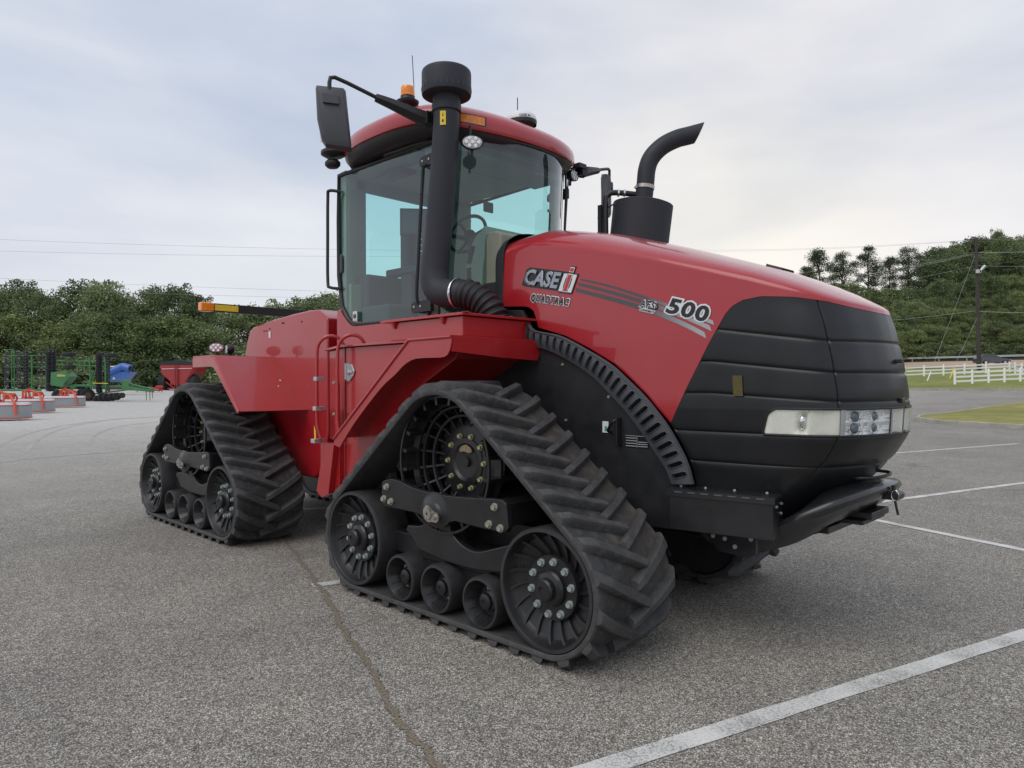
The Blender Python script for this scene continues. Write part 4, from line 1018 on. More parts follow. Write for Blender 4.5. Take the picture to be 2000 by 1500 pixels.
mb = MB(); MM = Matrix.Translation((-1.56,-.40,2.72)) @ Matrix.Rotation(R_(-40), 4, 'Z'); mb.box((-.015,-.15,0),(.02,.15,.23),0,MM); mb.box((.0201,-.13,.02),(.022,.13,.21),1,MM); mb.build('monitor', [BLK, mat('screen_glass', (.03,.035,.045), .1)], am, bevel=.006)
mb = MB(); MM = Matrix.Translation((-1.40,-.42,2.52)) @ Matrix.Rotation(R_(-55), 4, 'Z'); mb.box((-.02,-.09,0),(.02,.09,.32),0,MM)
for k in range(5): mb.cyl(MM @ Vector((.02,-.05,.04+k*.05)), MM @ Vector((.026,-.05,.04+k*.05)), .008, n=8, m=1)
mb.build('switch_panel', [BLK, ALU], am, bevel=.004)
mb = MB(); mb.box((-2.05,-.68,1.96),(-1.6,-.3,2.12)); mb.box((-2.18,-.62,1.96),(-2.0,-.2,2.42)); T(mb, 'buddy_seat', FAB, bevel=.03)
mb = MB(); mb.box((-1.08,-.08,2.90),(-1.06,.03,2.99)); T(mb, 'inside_mirror', BLK, bevel=.01)
mb = MB(); mb.prism([(-1.95,3.235),(-1.55,3.235),(-1.5,3.255),(-1.95,3.255)], -.60,-.45); T(mb, 'sun_visor', BLK)

# ---- air intake stack with cap
mb = MB()
pts = smoothpath([(-.627,-.86,3.54),(-.632,-.86,3.3),(-.67,-.86,2.95),(-.715,-.86,2.6),(-.748,-.865,2.35),(-.755,-.87,2.22),(-.715,-.87,2.13),(-.63,-.86,2.095),(-.53,-.84,2.09)], 6)
mb.tube(pts, list(np.interp(range(len(pts)), [0, 18, 30, len(pts)-1], [.094,.098,.108,.10])), 28)
ip = T(mb, 'air_intake', BLUEB, sharp=60)
mb = MB(); mb.lathe([(.10,3.40),(.106,3.405),(.106,3.455),(.100,3.46),(.100,3.52)], (-.627,-.86,0), 'z', 40); mb.lathe([(.10,3.510),(.165,3.515),(.176,3.52),(.179,3.53),(.179,3.58)], (-.627,-.86,0), 'z', 48)
mb.lathe([(.179,3.58),(.179,3.675),(.176,3.690),(.168,3.698),(.10,3.708),(.0,3.710)], (-.627,-.86,0), 'z', 48, m=1)
for k in range(28):
    a = 2*PI*k/28; x, y = -.627+.1795*math.cos(a), -.86+.1795*math.sin(a); mb.box((x-.002,y-.002,3.545),(x+.002,y+.002,3.575), 2)
mb.build('intake_cap', [BLUEB, BLUEB, GREYP], ip, sharp=35)
mb = MB(); n = 16; rws = []
for z in (3.28,3.38):
    rws.append([(-.633+.0985*math.cos(t)*1.005, -.86+.0985*math.sin(t)*1.005, z) for t in np.linspace(-1.15,-.72, 8)])
mb.grid(rws, m=0)
for z0, z1, t0, t1 in ((3.34,3.365,-.98,-.89),(3.30,3.32,-1.02,-.86)):
    mb.grid([[(-.633+.0998*math.cos(t), -.86+.0998*math.sin(t), z) for t in np.linspace(t0+(.03 if z == z1 else 0), t1-(.03 if z == z1 else 0), 4)] for z in (z0, z1)], m=1)
mb.build('warning_label', [YEL, BLKV], ip)
# clamp and bellows
mb = MB(); q0 = Vector((-.545,-.845,2.09)); dq = Vector((.97,.22,-.05)).normalized(); mb.cyl(q0, q0+dq*.018, .106, n=32, cap=False); mb.build('hose_clamp', CHROME, ip, solid=.003)
bp_ = smoothpath([(-.54,-.84,2.09),(-.45,-.82,2.075),(-.36,-.79,2.03),(-.29,-.76,1.96),(-.25,-.74,1.87)], 10)
k = len(bp_); mb = MB(); pp = resamp3 = []
P3 = np.array([tuple(p) for p in bp_]); d = np.concatenate([[0], np.cumsum(np.linalg.norm(np.diff(P3, axis=0), axis=1))])
nn = 80; t = np.linspace(0, d[-1], nn); pp = [tuple(np.interp(q, d, P3[:, i]) for i in range(3)) for q in t]
mb.tube(pp, [.100+.010*math.cos(2*PI*9*i/(nn-1)) if i > 10 else .10 for i in range(nn)], 28); mb.build('bellows_hose', BLK, ip, sharp=80)

# ---- muffler and exhaust on the far side
dl = Vector((.7134,.7007,0)); base = Vector((-.165,.765,2.0)); top = Vector((-.088,.838,2.94)); axd = (top-base).normalized()
mb = MB(); mb.cyl(base, top, .238, .25, n=48); mb.cyl(top, top+axd*.012, .243, .22, n=48); mu = T(mb, 'muffler', BLUEB, sharp=35)
mb = MB(); mb.cyl(top+dl*.13, top+dl*.13+axd*.04, .01); mb.build('lift_stud', BLK, mu)
st = top + dl*.0
ex = [st, st+axd*.18, st+axd*.31, st+axd*.41+dl*.03, st+axd*.50+dl*.11, st+axd*.56+dl*.22, st+axd*.585+dl*.31, st+axd*.60+dl*.365]
ex = smoothpath(ex, 5); mb = MB(); mb.tube(ex[:-3], .074, 28)
# slanted mouth
d = (ex[-3]-ex[-4]).normalized(); up = Vector((0,0,1)); up = (up-d*up.dot(d)).normalized(); w = d.cross(up); r0 = []; r1 = []; r2 = []
for t in np.linspace(0, 2*PI, 29)[:-1]:
    o = up*math.cos(t)*.074+w*math.sin(t)*.074; r0.append(ex[-4]+o); r1.append(ex[-3]+o+d*(.06+.06*math.cos(t))); r2.append(ex[-4]+o*.9)
mb.v = mb.v; mb.grid([r0, r1, r2], closed=True, smooth=True)
ep = T(mb, 'exhaust_pipe', BLUEB, sharp=50)
mb = MB(); mb.cyl(st+axd*.135, st+axd*.165, .079, n=32); mb.cyl(st+axd*.15-dl*.08, st+axd*.15-dl*.05+Vector((0,-.04,0)), .012); mb.build('band_clamp', STEEL, ep)
mb = MB(); q = st-dl*.315
mb.tube(smoothpath([q+Vector((0,0,-.75)), q+Vector((0,0,-.3)), q+Vector((0,0,.03)), q+Vector((.015,.015,.085)), q+dl*.06+Vector((0,0,.105)), q+dl*.17+Vector((0,0,.10)), q+dl*.33+Vector((0,0,.08))], 5), .024, 12)
for a in (.10, .15): mb.cyl(q+dl*a+Vector((0,0,.103)), q+dl*(a+.014)+Vector((0,0,.102)), .031, n=20, m=1)
mb.tube([q+dl*.02+Vector((0,0,-.02)), q+dl*.1+Vector((0,0,.03)), q+dl*.2+Vector((0,0,.02))], .007); mb.box(tuple(q+Vector((-.05,-.045,-.85))), tuple(q+Vector((-.015,-.02,.0))), 0)
for k in range(5): mb.bolt(q+Vector((-.05,-.03,-.1-.15*k)), (-1,-.6,0), .009, .01)
mb.box(tuple(q+Vector((.0,.0,-.5))), tuple(q+Vector((.10,.10,-.46))), 0); T(mb, 'breather_pipe', [BLKS, CHROME])
# ================================================================== GROUND, ROADS, VERGES
CPX, CPY, CPZ, YAWc, FPX = 3.258, -4.1473, 1.4392, .7767, 1368.9
def at(px, depth):          # ground position seen at column px (photo of 2000 columns) at a distance along the view axis
    F = (-math.sin(YAWc), math.cos(YAWc)); R = (math.cos(YAWc), math.sin(YAWc)); k = (px-1000)/FPX
    return CPX+depth*(F[0]+R[0]*k), CPY+depth*(F[1]+R[1]*k)
def hz(x, y):
    a = interp(y, [-50,36,45,54,64,84,100,117,125,131,150,175,200,230,320,500], [0,0,.35,.8,1.23,2.2,3.0,3.75,4.3,5.0,10,17,23,27,30,30])
    hill = a-5 if a > 5 else 0; a = min(a, 5)
    hill *= sstep(-150, -85, x)
    if x < -40: a *= 1-sstep(-40, -90, x)*.7
    l = .95*sstep(-50, -92, x)*(1-sstep(30, 60, y))
    return a+hill+l
def surf(name, xs, ys, dz, m, mask=None):
    mb = MB(); rows = [[(x, y, hz(x, y)+dz) for x in xs] for y in ys]; mb.grid(rows); o = mb.build(name, m, sharp=0, origin=(0,0,0)); return tag(o, kind='structure')
def asphalt():
    m, nt, b = nodes('weathered_asphalt')
    tc = N(nt, 'ShaderNodeTexCoord')
    v = N(nt, 'ShaderNodeTexVoronoi'); v.inputs['Scale'].default_value = 165; L(nt, tc.outputs['Object'], v.inputs[0])
    v2 = N(nt, 'ShaderNodeTexVoronoi'); v2.inputs['Scale'].default_value = 52; L(nt, tc.outputs['Object'], v2.inputs[0])
    sep = N(nt, 'ShaderNodeSeparateColor'); L(nt, v.outputs['Color'], sep.inputs[0]); sep2 = N(nt, 'ShaderNodeSeparateColor'); L(nt, v2.outputs['Color'], sep2.inputs[0])
    st = ramp(nt, sep.outputs[0], [(0, (.19,.170,.145)), (.30, (.32,.294,.256)), (.55, (.44,.408,.36)), (.80, (.59,.553,.495)), (1, (.84,.80,.73))])
    # dark binder between the stones
    gap = ramp(nt, v.outputs['Distance'], [(.25, (1,1,1)), (.62, (.38,.38,.38))])
    m1 = N(nt, 'ShaderNodeMix', data_type='RGBA', blend_type='MULTIPLY'); m1.inputs[0].default_value = 1; L(nt, st.outputs[0], m1.inputs[6]); L(nt, gap.outputs[0], m1.inputs[7])
    st2 = ramp(nt, sep2.outputs[1], [(0, (.60,.60,.60)), (.6, (1,1,1)), (1, (1.45,1.43,1.4))])
    m2 = N(nt, 'ShaderNodeMix', data_type='RGBA', blend_type='MULTIPLY'); m2.inputs[0].default_value = .45; L(nt, m1.outputs[2], m2.inputs[6]); L(nt, st2.outputs[0], m2.inputs[7])
    n = noise(nt, .35, 6, .6); n2 = noise(nt, 2.2, 5, .6)
    w = ramp(nt, n.outputs[0], [(.3, (.82,.82,.83)), (.55, (1,1,1)), (.75, (1.15,1.14,1.10))])
    w2 = ramp(nt, n2.outputs[0], [(.3, (.9,.9,.9)), (.7, (1.08,1.08,1.07))])
    m3 = N(nt, 'ShaderNodeMix', data_type='RGBA', blend_type='MULTIPLY'); m3.inputs[0].default_value = 1; L(nt, m2.outputs[2], m3.inputs[6]); L(nt, w.outputs[0], m3.inputs[7])
    m4 = N(nt, 'ShaderNodeMix', data_type='RGBA', blend_type='MULTIPLY'); m4.inputs[0].default_value = 1; L(nt, m3.outputs[2], m4.inputs[6]); L(nt, w2.outputs[0], m4.inputs[7])
    n4 = noise(nt, .9, 3, .5); os_ = ramp(nt, n4.outputs[0], [(.27, (.72,.72,.73)), (.34, (1,1,1))]); m6 = N(nt, 'ShaderNodeMix', data_type='RGBA', blend_type='MULTIPLY'); m6.inputs[0].default_value = 1; L(nt, m4.outputs[2], m6.inputs[6]); L(nt, os_.outputs[0], m6.inputs[7]); m4 = m6
    # pale gravel lot on the left, faded in early so paving pales with distance
    dp = N(nt, 'ShaderNodeVectorMath', operation='DOT_PRODUCT'); L(nt, tc.outputs['Object'], dp.inputs[0]); dp.inputs[1].default_value = (-.90, .0, 0)
    n3 = noise(nt, .25, 5, .6); ma = N(nt, 'ShaderNodeMath', operation='MULTIPLY_ADD'); L(nt, n3.outputs[0], ma.inputs[0]); ma.inputs[1].default_value = 9; L(nt, dp.outputs['Value'], ma.inputs[2])
    mr = N(nt, 'ShaderNodeMapRange'); mr.inputs[1].default_value = 9; mr.inputs[2].default_value = 30; L(nt, ma.outputs[0], mr.inputs[0])
    gn = noise(nt, 3, 8, .75); gc = ramp(nt, gn.outputs[0], [(.3, (.40,.385,.36)), (.6, (.54,.525,.495)), (.8, (.66,.645,.615))])
    gv = ramp(nt, sep.outputs[0], [(0, (.6,.6,.6)), (1, (1.3,1.3,1.3))]); g2 = N(nt, 'ShaderNodeMix', data_type='RGBA', blend_type='MULTIPLY'); g2.inputs[0].default_value = .8; L(nt, gc.outputs[0], g2.inputs[6]); L(nt, gv.outputs[0], g2.inputs[7])
    m5 = N(nt, 'ShaderNodeMix', data_type='RGBA'); L(nt, mr.outputs[0], m5.inputs[0]); L(nt, m4.outputs[2], m5.inputs[6]); L(nt, g2.outputs[2], m5.inputs[7])
    L(nt, m5.outputs[2], b.inputs['Base Color']); b.inputs['Roughness'].default_value = .88; b.inputs['Specular IOR Level'].default_value = .3
    bump(nt, v.outputs['Distance'], b, .35, -.003); return m
ASPH = asphalt()
def axis_pts(): return sorted(set(list(np.arange(-700, -160, 60.)) + list(np.arange(-160, 120, 5.)) + list(np.arange(120, 500, 50.))))
surf('ground', axis_pts(), sorted(set(list(np.arange(-300, -20, 40.))+list(np.arange(-20, 260, 5.))+list(np.arange(260, 700, 60.)))), 0, ASPH)
def grassmat(name, a, b_, c):
    m, nt, b = nodes(name); n = noise(nt, 1.2, 8, .75); n2 = noise(nt, .12, 3)
    r = ramp(nt, n.outputs[0], [(.3, a), (.5, b_), (.72, c)]); w = ramp(nt, n2.outputs[0], [(.35, (.8,.85,.75)), (.65, (1.2,1.1,1.0))])
    mx = N(nt, 'ShaderNodeMix', data_type='RGBA', blend_type='MULTIPLY'); mx.inputs[0].default_value = 1; L(nt, r.outputs[0], mx.inputs[6]); L(nt, w.outputs[0], mx.inputs[7])
    L(nt, mx.outputs[2], b.inputs['Base Color']); b.inputs['Roughness'].default_value = .95; b.inputs['Specular IOR Level'].default_value = .15
    bump(nt, n.outputs[0], b, .5, .05); return m
GRASS = grassmat('dry_grass', (.15,.16,.05), (.26,.25,.09), (.38,.34,.16))
GRASS2 = grassmat('green_verge', (.12,.15,.04), (.21,.235,.08), (.32,.31,.13))
ROAD = mat('tan_road', (.42,.31,.22), .9, var=.1, vscale=.3)
CONC = mat('kerb_concrete', (.36,.34,.30), .9, var=.2, vscale=3)
FOREST = mat('forest_floor', (.03,.035,.015), .95, var=.4, vscale=.4)
surf('grass_verge', np.arange(-120, 161, 8.), list(np.arange(55, 108, 4.)), .10, GRASS2)
surf('road', np.arange(-160, 201, 8.), [107,110,114,118,122,126,129], .16, ROAD)
surf('embankment', np.arange(-160, 201, 8.), [129.2,134,139,150,160,170], .12, FOREST)
mb = MB()
for x in np.arange(-120, 160, 3.0): mb.box((x,54.7,hz(x,55)-.1),(x+2.985,55.0,hz(x,55)+.17))
tag(mb.build('kerb', CONC, bevel=0), kind='structure')
mb = MB(); mb.grid([[(x, y, hz(x, y)+.19) for x in np.arange(-150, 190, 10.)] for y in (117.8,118.0)]); tag(mb.build('road_line', mat('yellow_paint', (.45,.32,.06), .8)), kind='structure')
# grass island with its rounded kerb
isl = smoothpath([(-4.6,29.5,0),(-4.75,27.3,0),(-4.35,25.3,0),(-3.29,23.6,0),(-2.0,22.75,0),(-.63,22.2,0),(3,21.6,0),(10,21.4,0),(20,23,0)], 6)
bk = smoothpath([(20,50,0),(8,48,0),(1,46.5,0),(-3.0,43.5,0),(-4.6,37,0),(-4.7,33,0)], 5)
OUT = [(p.x, p.y) for p in isl]+[(p.x, p.y) for p in bk]
ccx, ccy = 4., 33.
def inset(k): return [(ccx+(x-ccx)*k, ccy+(y-ccy)*k) for x, y in OUT]
def lv(k, z): return [(x, y, hz(x, y)+z) for x, y in inset(k)]
mb = MB(); mb.grid([lv(1, -.05), lv(1, .13), lv(.999, .15), lv(.988, .15)], closed=True, smooth=False); tag(mb.build('island_kerb', CONC, sharp=30), kind='structure')
mb = MB(); mb.grid([lv(.988, .15), lv(.96, .17), lv(.8, .21), lv(.6, .23), lv(.3, .25), lv(.01, .25)], closed=True); tag(mb.build('grass_island', GRASS, sharp=0), kind='structure')
# painted bay lines
def paint():
    m, nt, b = nodes('worn_white_paint'); n = noise(nt, 75, 6, .8); n2 = noise(nt, 4, 3); av = N(nt, 'ShaderNodeMath', operation='MULTIPLY_ADD'); L(nt, n2.outputs[0], av.inputs[0]); av.inputs[1].default_value = .45; L(nt, n.outputs[0], av.inputs[2])
    r = ramp(nt, av.outputs[0], [(.60, (.26,.25,.23)), (.69, (.55,.545,.52)), (.85, (.70,.70,.67))]); L(nt, r.outputs[0], b.inputs['Base Color']); b.inputs['Roughness'].default_value = .8
    bump(nt, n.outputs[0], b, .4, .003); return m
WP = paint()
def line(pts, w, name='bay_line'):
    P = [Vector((*p, 0)) for p in pts]; d = (P[-1]-P[0]).normalized(); n = Vector((-d.y, d.x, 0)); rnd = random.Random(int(abs(pts[0][0])*100)); K = 80; a = []; c = []
    for i in range(K+1):
        q = P[0]+(P[-1]-P[0])*i/K; a.append(tuple(q+n*(w/2+rnd.uniform(-.004,.004))+Vector((0,0,.004)))); c.append(tuple(q-n*(w/2+rnd.uniform(-.004,.004))+Vector((0,0,.004))))
    mb = MB(); mb.grid([a, c]); tag(mb.build(name, WP, sharp=0), kind='structure')
line([(1.40,-2.85),(2.54,.765),(4.2,6.0)], .105)
line([(.15,3.86),(.615,5.36),(2.3,10.9)], .10)
line([(.0,4.08),(.882,3.74),(3.4,2.72)], .10)
line([(-2.0,9.0),(-1.225,11.5),(.2,15.9)], .10)
line([(-1.275,-1.58),(-1.24,-1.47),(-.9,-.5)], .10)
line([(-4.25,-.25),(-4.02,.07),(-3.4,1.0)], .08)
# sealed crack filled with dirt
CR = [(-3.6,-.72),(-2.678,-1.038),(-1.735,-1.361),(-.921,-1.664),(-.333,-1.913),(.003,-2.028),(.343,-2.161),(.628,-2.273),(.921,-2.38),(1.194,-2.467),(1.9,-2.7),(3,-3.1)]
rnd = random.Random(8); P = smoothpath([(x+rnd.uniform(-.012,.012), y+rnd.uniform(-.012,.012), 0) for x, y in CR], 26); a = []; c = []
for i, p in enumerate(P):
    d = (P[min(i+1, len(P)-1)]-P[max(i-1, 0)]).normalized(); n = Vector((-d.y, d.x, 0)); j = math.sin(i*.37)*.005+math.sin(i*1.13)*.003
    w1 = .011+.005*math.sin(i*.53+1)+.004*math.sin(i*1.9)+rnd.uniform(0,.009); w2 = .011+.005*math.sin(i*.41)+.004*math.sin(i*2.3)+rnd.uniform(0,.009); a.append(tuple(p+n*(w1+j)+Vector((0,0,.0045)))); c.append(tuple(p-n*(w2-j)+Vector((0,0,.0045))))
mb = MB(); mb.grid([a, c])
m, nt, b = nodes('crack_dirt'); n = noise(nt, 90, 5, .8); r = ramp(nt, n.outputs[0], [(.38, (.06,.052,.042)), (.5, (.19,.155,.11)), (.72, (.36,.305,.225))]); L(nt, r.outputs[0], b.inputs['Base Color']); b.inputs['Roughness'].default_value = .95
tag(mb.build('ground_crack', m, sharp=0), kind='structure')
# hairline cracks and dark stains
def hair(pts, w, seed, col=(.05,.048,.045)):
    rnd = random.Random(seed); P = smoothpath([(x, y, 0) for x, y in pts], 14); a = []; c = []
    for i, p in enumerate(P):
        d = (P[min(i+1, len(P)-1)]-P[max(i-1, 0)]).normalized(); n = Vector((-d.y, d.x, 0)); j = rnd.uniform(-.012,.012)
        a.append(tuple(p+n*(w+j)+Vector((0,0,.0035)))); c.append(tuple(p-n*(w-j)+Vector((0,0,.0035))))
    mb = MB(); mb.grid([a, c]); tag(mb.build('hairline_crack', HC, sharp=0), kind='structure')
HC = mat('hairline', (.06,.057,.052), .9)
hair([(-1,20),(3,16),(4,10)], .008, 4)
# arcs left by tyres on the lot
TM = mat('tyre_marks', (.36,.335,.30), .9, var=.2, vscale=2)
for pts, dx in (([(-14,-1.6),(-19.0,-.265),(-23.84,1.552),(-27.465,3.663),(-29.2,5.247),(-30.0,7.5)],0),([(-14,-1.6),(-19.0,-.265),(-23.84,1.552),(-27.465,3.663),(-29.2,5.247),(-30.0,7.5)],1.3),([(-16,.8),(-19.85,1.99),(-23.27,3.525),(-25.2,5.153),(-25.6,7)],0),([(-11.5,-3.2),(-12.78,-1.51),(-13.03,-1.144),(-13.275,-.316),(-13.35,1.272),(-13,4)],0)):
    P = smoothpath([(x-dx*.7, y+dx*.7, 0) for x, y in pts], 10); a = []; c = []; rr = random.Random(3)
    for i, p in enumerate(P):
        d = (P[min(i+1, len(P)-1)]-P[max(i-1, 0)]).normalized(); n = Vector((-d.y, d.x, 0)); w_ = rr.uniform(.02, .07); a.append(tuple(p+n*w_+Vector((0,0,.004)))); c.append(tuple(p-n*w_+Vector((0,0,.004))))
    mb = MB(); mb.grid([a, c]); tag(mb.build('tyre_track', TM, sharp=0), kind='structure')
# ================================================================== TREES
def leafmat(name, a, b_, c):
    m, nt, b = nodes(name)
    g = N(nt, 'ShaderNodeNewGeometry'); oi = N(nt, 'ShaderNodeObjectInfo')
    n = noise(nt, .55, 4, .6); ad = N(nt, 'ShaderNodeMath', operation='MULTIPLY_ADD'); L(nt, g.outputs['Random Per Island'], ad.inputs[0]); ad.inputs[1].default_value = .35; L(nt, n.outputs[0], ad.inputs[2])
    a2 = N(nt, 'ShaderNodeMath', operation='MULTIPLY_ADD'); L(nt, oi.outputs['Random'], a2.inputs[0]); a2.inputs[1].default_value = .30; L(nt, ad.outputs[0], a2.inputs[2])
    r = ramp(nt, a2.outputs[0], [(.45, a), (.75, b_), (1.05, c)]); L(nt, r.outputs[0], b.inputs['Base Color'])
    b.inputs['Roughness'].default_value = .6; b.inputs['Specular IOR Level'].default_value = .25
    tr = N(nt, 'ShaderNodeBsdfTranslucent'); L(nt, r.outputs[0], tr.inputs[0]); mx = N(nt, 'ShaderNodeMixShader'); mx.inputs[0].default_value = .28
    out = [q for q in nt.nodes if q.type == 'OUTPUT_MATERIAL'][0]; L(nt, b.outputs[0], mx.inputs[1]); L(nt, tr.outputs[0], mx.inputs[2]); L(nt, mx.outputs[0], out.inputs[0]); return m
LF1 = leafmat('broadleaf', (.046,.066,.030), (.125,.168,.076), (.26,.31,.14))  # leaf tones paled and blued to stand in for slight haze
LF2 = leafmat('pine_needles', (.028,.042,.022), (.055,.078,.038), (.09,.12,.056))
LF3 = leafmat('bright_leaves', (.052,.080,.030), (.14,.185,.070), (.27,.31,.12))
BARK = mat('bark', (.07,.055,.042), .9, var=.35, vscale=6)
def fast_mesh(name, V, Fq, mats, origin=(0,0,0)):
    me = bpy.data.meshes.new(name); me.vertices.add(len(V)); me.vertices.foreach_set('co', (V-np.array(origin)).astype(np.float32).ravel())
    k = Fq.shape[1]; me.loops.add(Fq.size); me.loops.foreach_set('vertex_index', Fq.astype(np.int32).ravel()); me.polygons.add(len(Fq))
    me.polygons.foreach_set('loop_start', np.arange(0, Fq.size, k, dtype=np.int32)); me.polygons.foreach_set('loop_total', np.full(len(Fq), k, dtype=np.int32))
    for m in mats: me.materials.append(m)
    me.update(calc_edges=True); me.validate(); return me
def crown_mesh(name, clumps, per, size, mat_, seed, flat=.8):
    rg = np.random.default_rng(seed); V = []
    for (cx, cy, cz, r) in clumps:
        n = int(per*max(.4, r*r/2.5)); d = rg.normal(size=(n, 3)); d /= np.linalg.norm(d, axis=1)[:, None]; d[:, 2] = np.where(rg.random(n) < .75, np.abs(d[:, 2]), d[:, 2])
        rad = r*(1-.55*rg.random(n)**1.8); p = np.array([cx, cy, cz])+d*rad[:, None]*np.array([1, 1, flat]); p += rg.normal(size=(n, 3))*.17*r
        nn = d+rg.normal(size=(n, 3))*.9; nn /= np.linalg.norm(nn, axis=1)[:, None]
        u = np.cross(nn, rg.normal(size=(n, 3))); u /= np.linalg.norm(u, axis=1)[:, None]; w = np.cross(nn, u); s = size*(.6+.8*rg.random(n))[:, None]
        q = np.stack([p-u*s, p-w*s*.45, p+u*s, p+w*s*.45], 1); V.append(q.reshape(-1, 3))
    V = np.concatenate(V); F = np.arange(len(V)).reshape(-1, 4); return fast_mesh(name, V, F, [mat_])
def make_tree(kind, seed):
    rg = random.Random(seed); clumps = []; mb = MB()
    if kind == 'broad':
        Hh = 12; W = 4.6; tr = 3.0
        for i in range(115):
            z = rg.uniform(.06, 1); prof = math.sin(PI*min(1, (z*.86+.12)))**.55; a = rg.uniform(0, 2*PI); rr = W*prof*rg.uniform(.45, 1.0)*(1+.25*math.sin(3*a+seed)); clumps.append((rr*math.cos(a), rr*math.sin(a), 1.0+z*(Hh-2.0), rg.uniform(.75, 1.6)))
        for i in range(5): clumps.append((rg.uniform(-1.4,1.4), rg.uniform(-1.4,1.4), Hh-.6+rg.uniform(-.6,.6), rg.uniform(.6,1.0)))
        per, size, lm = 190, .17, LF1
    elif kind == 'bright':
        Hh = 9; W = 4.4; tr = 2.0
        for i in range(95):
            z = rg.uniform(.0, 1); prof = (1-z**2.2)**.5; a = rg.uniform(0, 2*PI); rr = W*prof*rg.uniform(.5, 1.0); clumps.append((rr*math.cos(a), rr*math.sin(a), .7+z*(Hh-1.6), rg.uniform(.7, 1.45)))
        per, size, lm = 230, .15, LF3
    elif kind == 'pine':
        Hh = 14; W = 3.0; tr = 7.
        for i in range(62):
            z = rg.uniform(0, 1); prof = math.sin(PI*(z*.8+.15)); a = rg.uniform(0, 2*PI); rr = W*prof*rg.uniform(.2, 1.0); clumps.append((rr*math.cos(a), rr*math.sin(a), 5.2+z*(Hh-5.8), rg.uniform(.6, 1.15)))
        per, size, lm = 420, .105, LF2
    else:
        Hh = 3.2; W = 2.6; tr = .8
        for i in range(30):
            z = rg.uniform(0, 1); a = rg.uniform(0, 2*PI); rr = W*(1-z**2)**.5*rg.uniform(.3, 1); clumps.append((rr*math.cos(a), rr*math.sin(a), .3+z*(Hh-.8), rg.uniform(.5, .9)))
        per, size, lm = 230, .105, LF1
    me = crown_mesh('crown', clumps, per, size, lm, seed)
    n = 7; pts = [(0.15*math.sin(i*1.3+seed), .12*math.cos(i*1.7), -.5+(Hh*.86+.5)*i/(n-1)) for i in range(n)]; mb.tube(pts, list(np.linspace(.24, .05, n)), 8)
    for i in range(11):
        c = clumps[rg.randrange(len(clumps))]; z0 = max(tr*.7, c[2]-2.2); mb.tube([(0,0,min(z0, Hh*.8)), (c[0]*.5, c[1]*.5, (z0+c[2])/2), (c[0]*.9, c[1]*.9, c[2])], [.09,.06,.02], 5)
    t = mb.build('trunk', BARK, None, origin=(0,0,0)); tm = t.data; bpy.data.objects.remove(t); WO.pop('trunk', None); return me, tm, Hh
PROTO = {k: [make_tree(k, s) for s in ss_] for k, ss_ in (('broad', (1, 2, 3, 4)), ('bright', (5, 6, 7)), ('pine', (8, 9, 10)), ('bush', (11, 12)))}
def tree(kind, px, depth, top_y, i, label, group, wide=1.0, name='broadleaf_tree', cat='tree'):
    x, y = at(px, depth); z = hz(x, y)-.1; Ht = CPZ+(748-top_y)/FPX*depth-z
    me, tm, Hh = PROTO[kind][i % len(PROTO[kind])]; s = Ht/Hh
    e = empty(name, (x, y, z), label, cat, group, rz=(i*2.39) % 6.28); e.scale = (s*wide, s*wide, s)
    a = bpy.data.objects.new('crown', me); b = bpy.data.objects.new('trunk', tm)
    for o in (a, b): COL.objects.link(o); o.parent = e
    return e
ORD = ['first','second','third','fourth','fifth','sixth','seventh','eighth','ninth','tenth','eleventh','twelfth','thirteenth','fourteenth','fifteenth','sixteenth','seventeenth','eighteenth','nineteenth','twentieth','twenty-first','twenty-second','twenty-third','twenty-fourth','twenty-fifth','twenty-sixth']
rt = random.Random(12)
# --- tree line behind the implements on the left
tall = [(-70,575,'tall'),(-8,558,'tall'),(44,545,'tall'),(84,572,'shorter'),(114,596,'shorter'),(154,549,'tall'),(206,545,'tall'),(246,584,'shorter'),(300,560,'tall'),(352,556,'tall'),(392,576,'shorter'),(440,606,'lower'),(492,598,'lower'),(548,588,'lower'),(606,580,'lower'),(650,572,'lower'),(700,590,'lower'),(760,590,'lower')]
for k, (px, ty, w_) in enumerate(tall):
    tree('broad', px, 104+rt.uniform(-3, 5), ty, k, f'{w_} dark green broadleaf tree, {ORD[k]} from the left in the back row beyond the implements', 'back row of trees behind the implements', {'tall': .82, 'shorter': .8}.get(w_, 1.2))
mid = [(-30,618),(20,600),(75,610),(128,588),(180,600),(238,590),(285,606),(340,590),(395,610),(452,640),(505,640),(560,640),(620,640)]
for k, (px, ty) in enumerate(mid):
    tree('bright' if k % 3 != 2 else 'broad', px+rt.uniform(-6, 6), 97+rt.uniform(-2, 2), ty+rt.uniform(8, 40), k, f'leafy mid-height tree, {ORD[k]} from the left in the middle row beyond the implements', 'middle row of trees behind the implements', 1.25)
for k, px in enumerate(range(-40, 520, 42)):
    tree('bush', px+rt.uniform(-8, 8), 91+rt.uniform(-1.5, 1.5), 690+rt.uniform(-14, 10), k, f'low dark shrub, {ORD[k]} from the left at the foot of the tree line', 'shrubs at the foot of the tree line', 1.6, 'shrub', 'shrub')
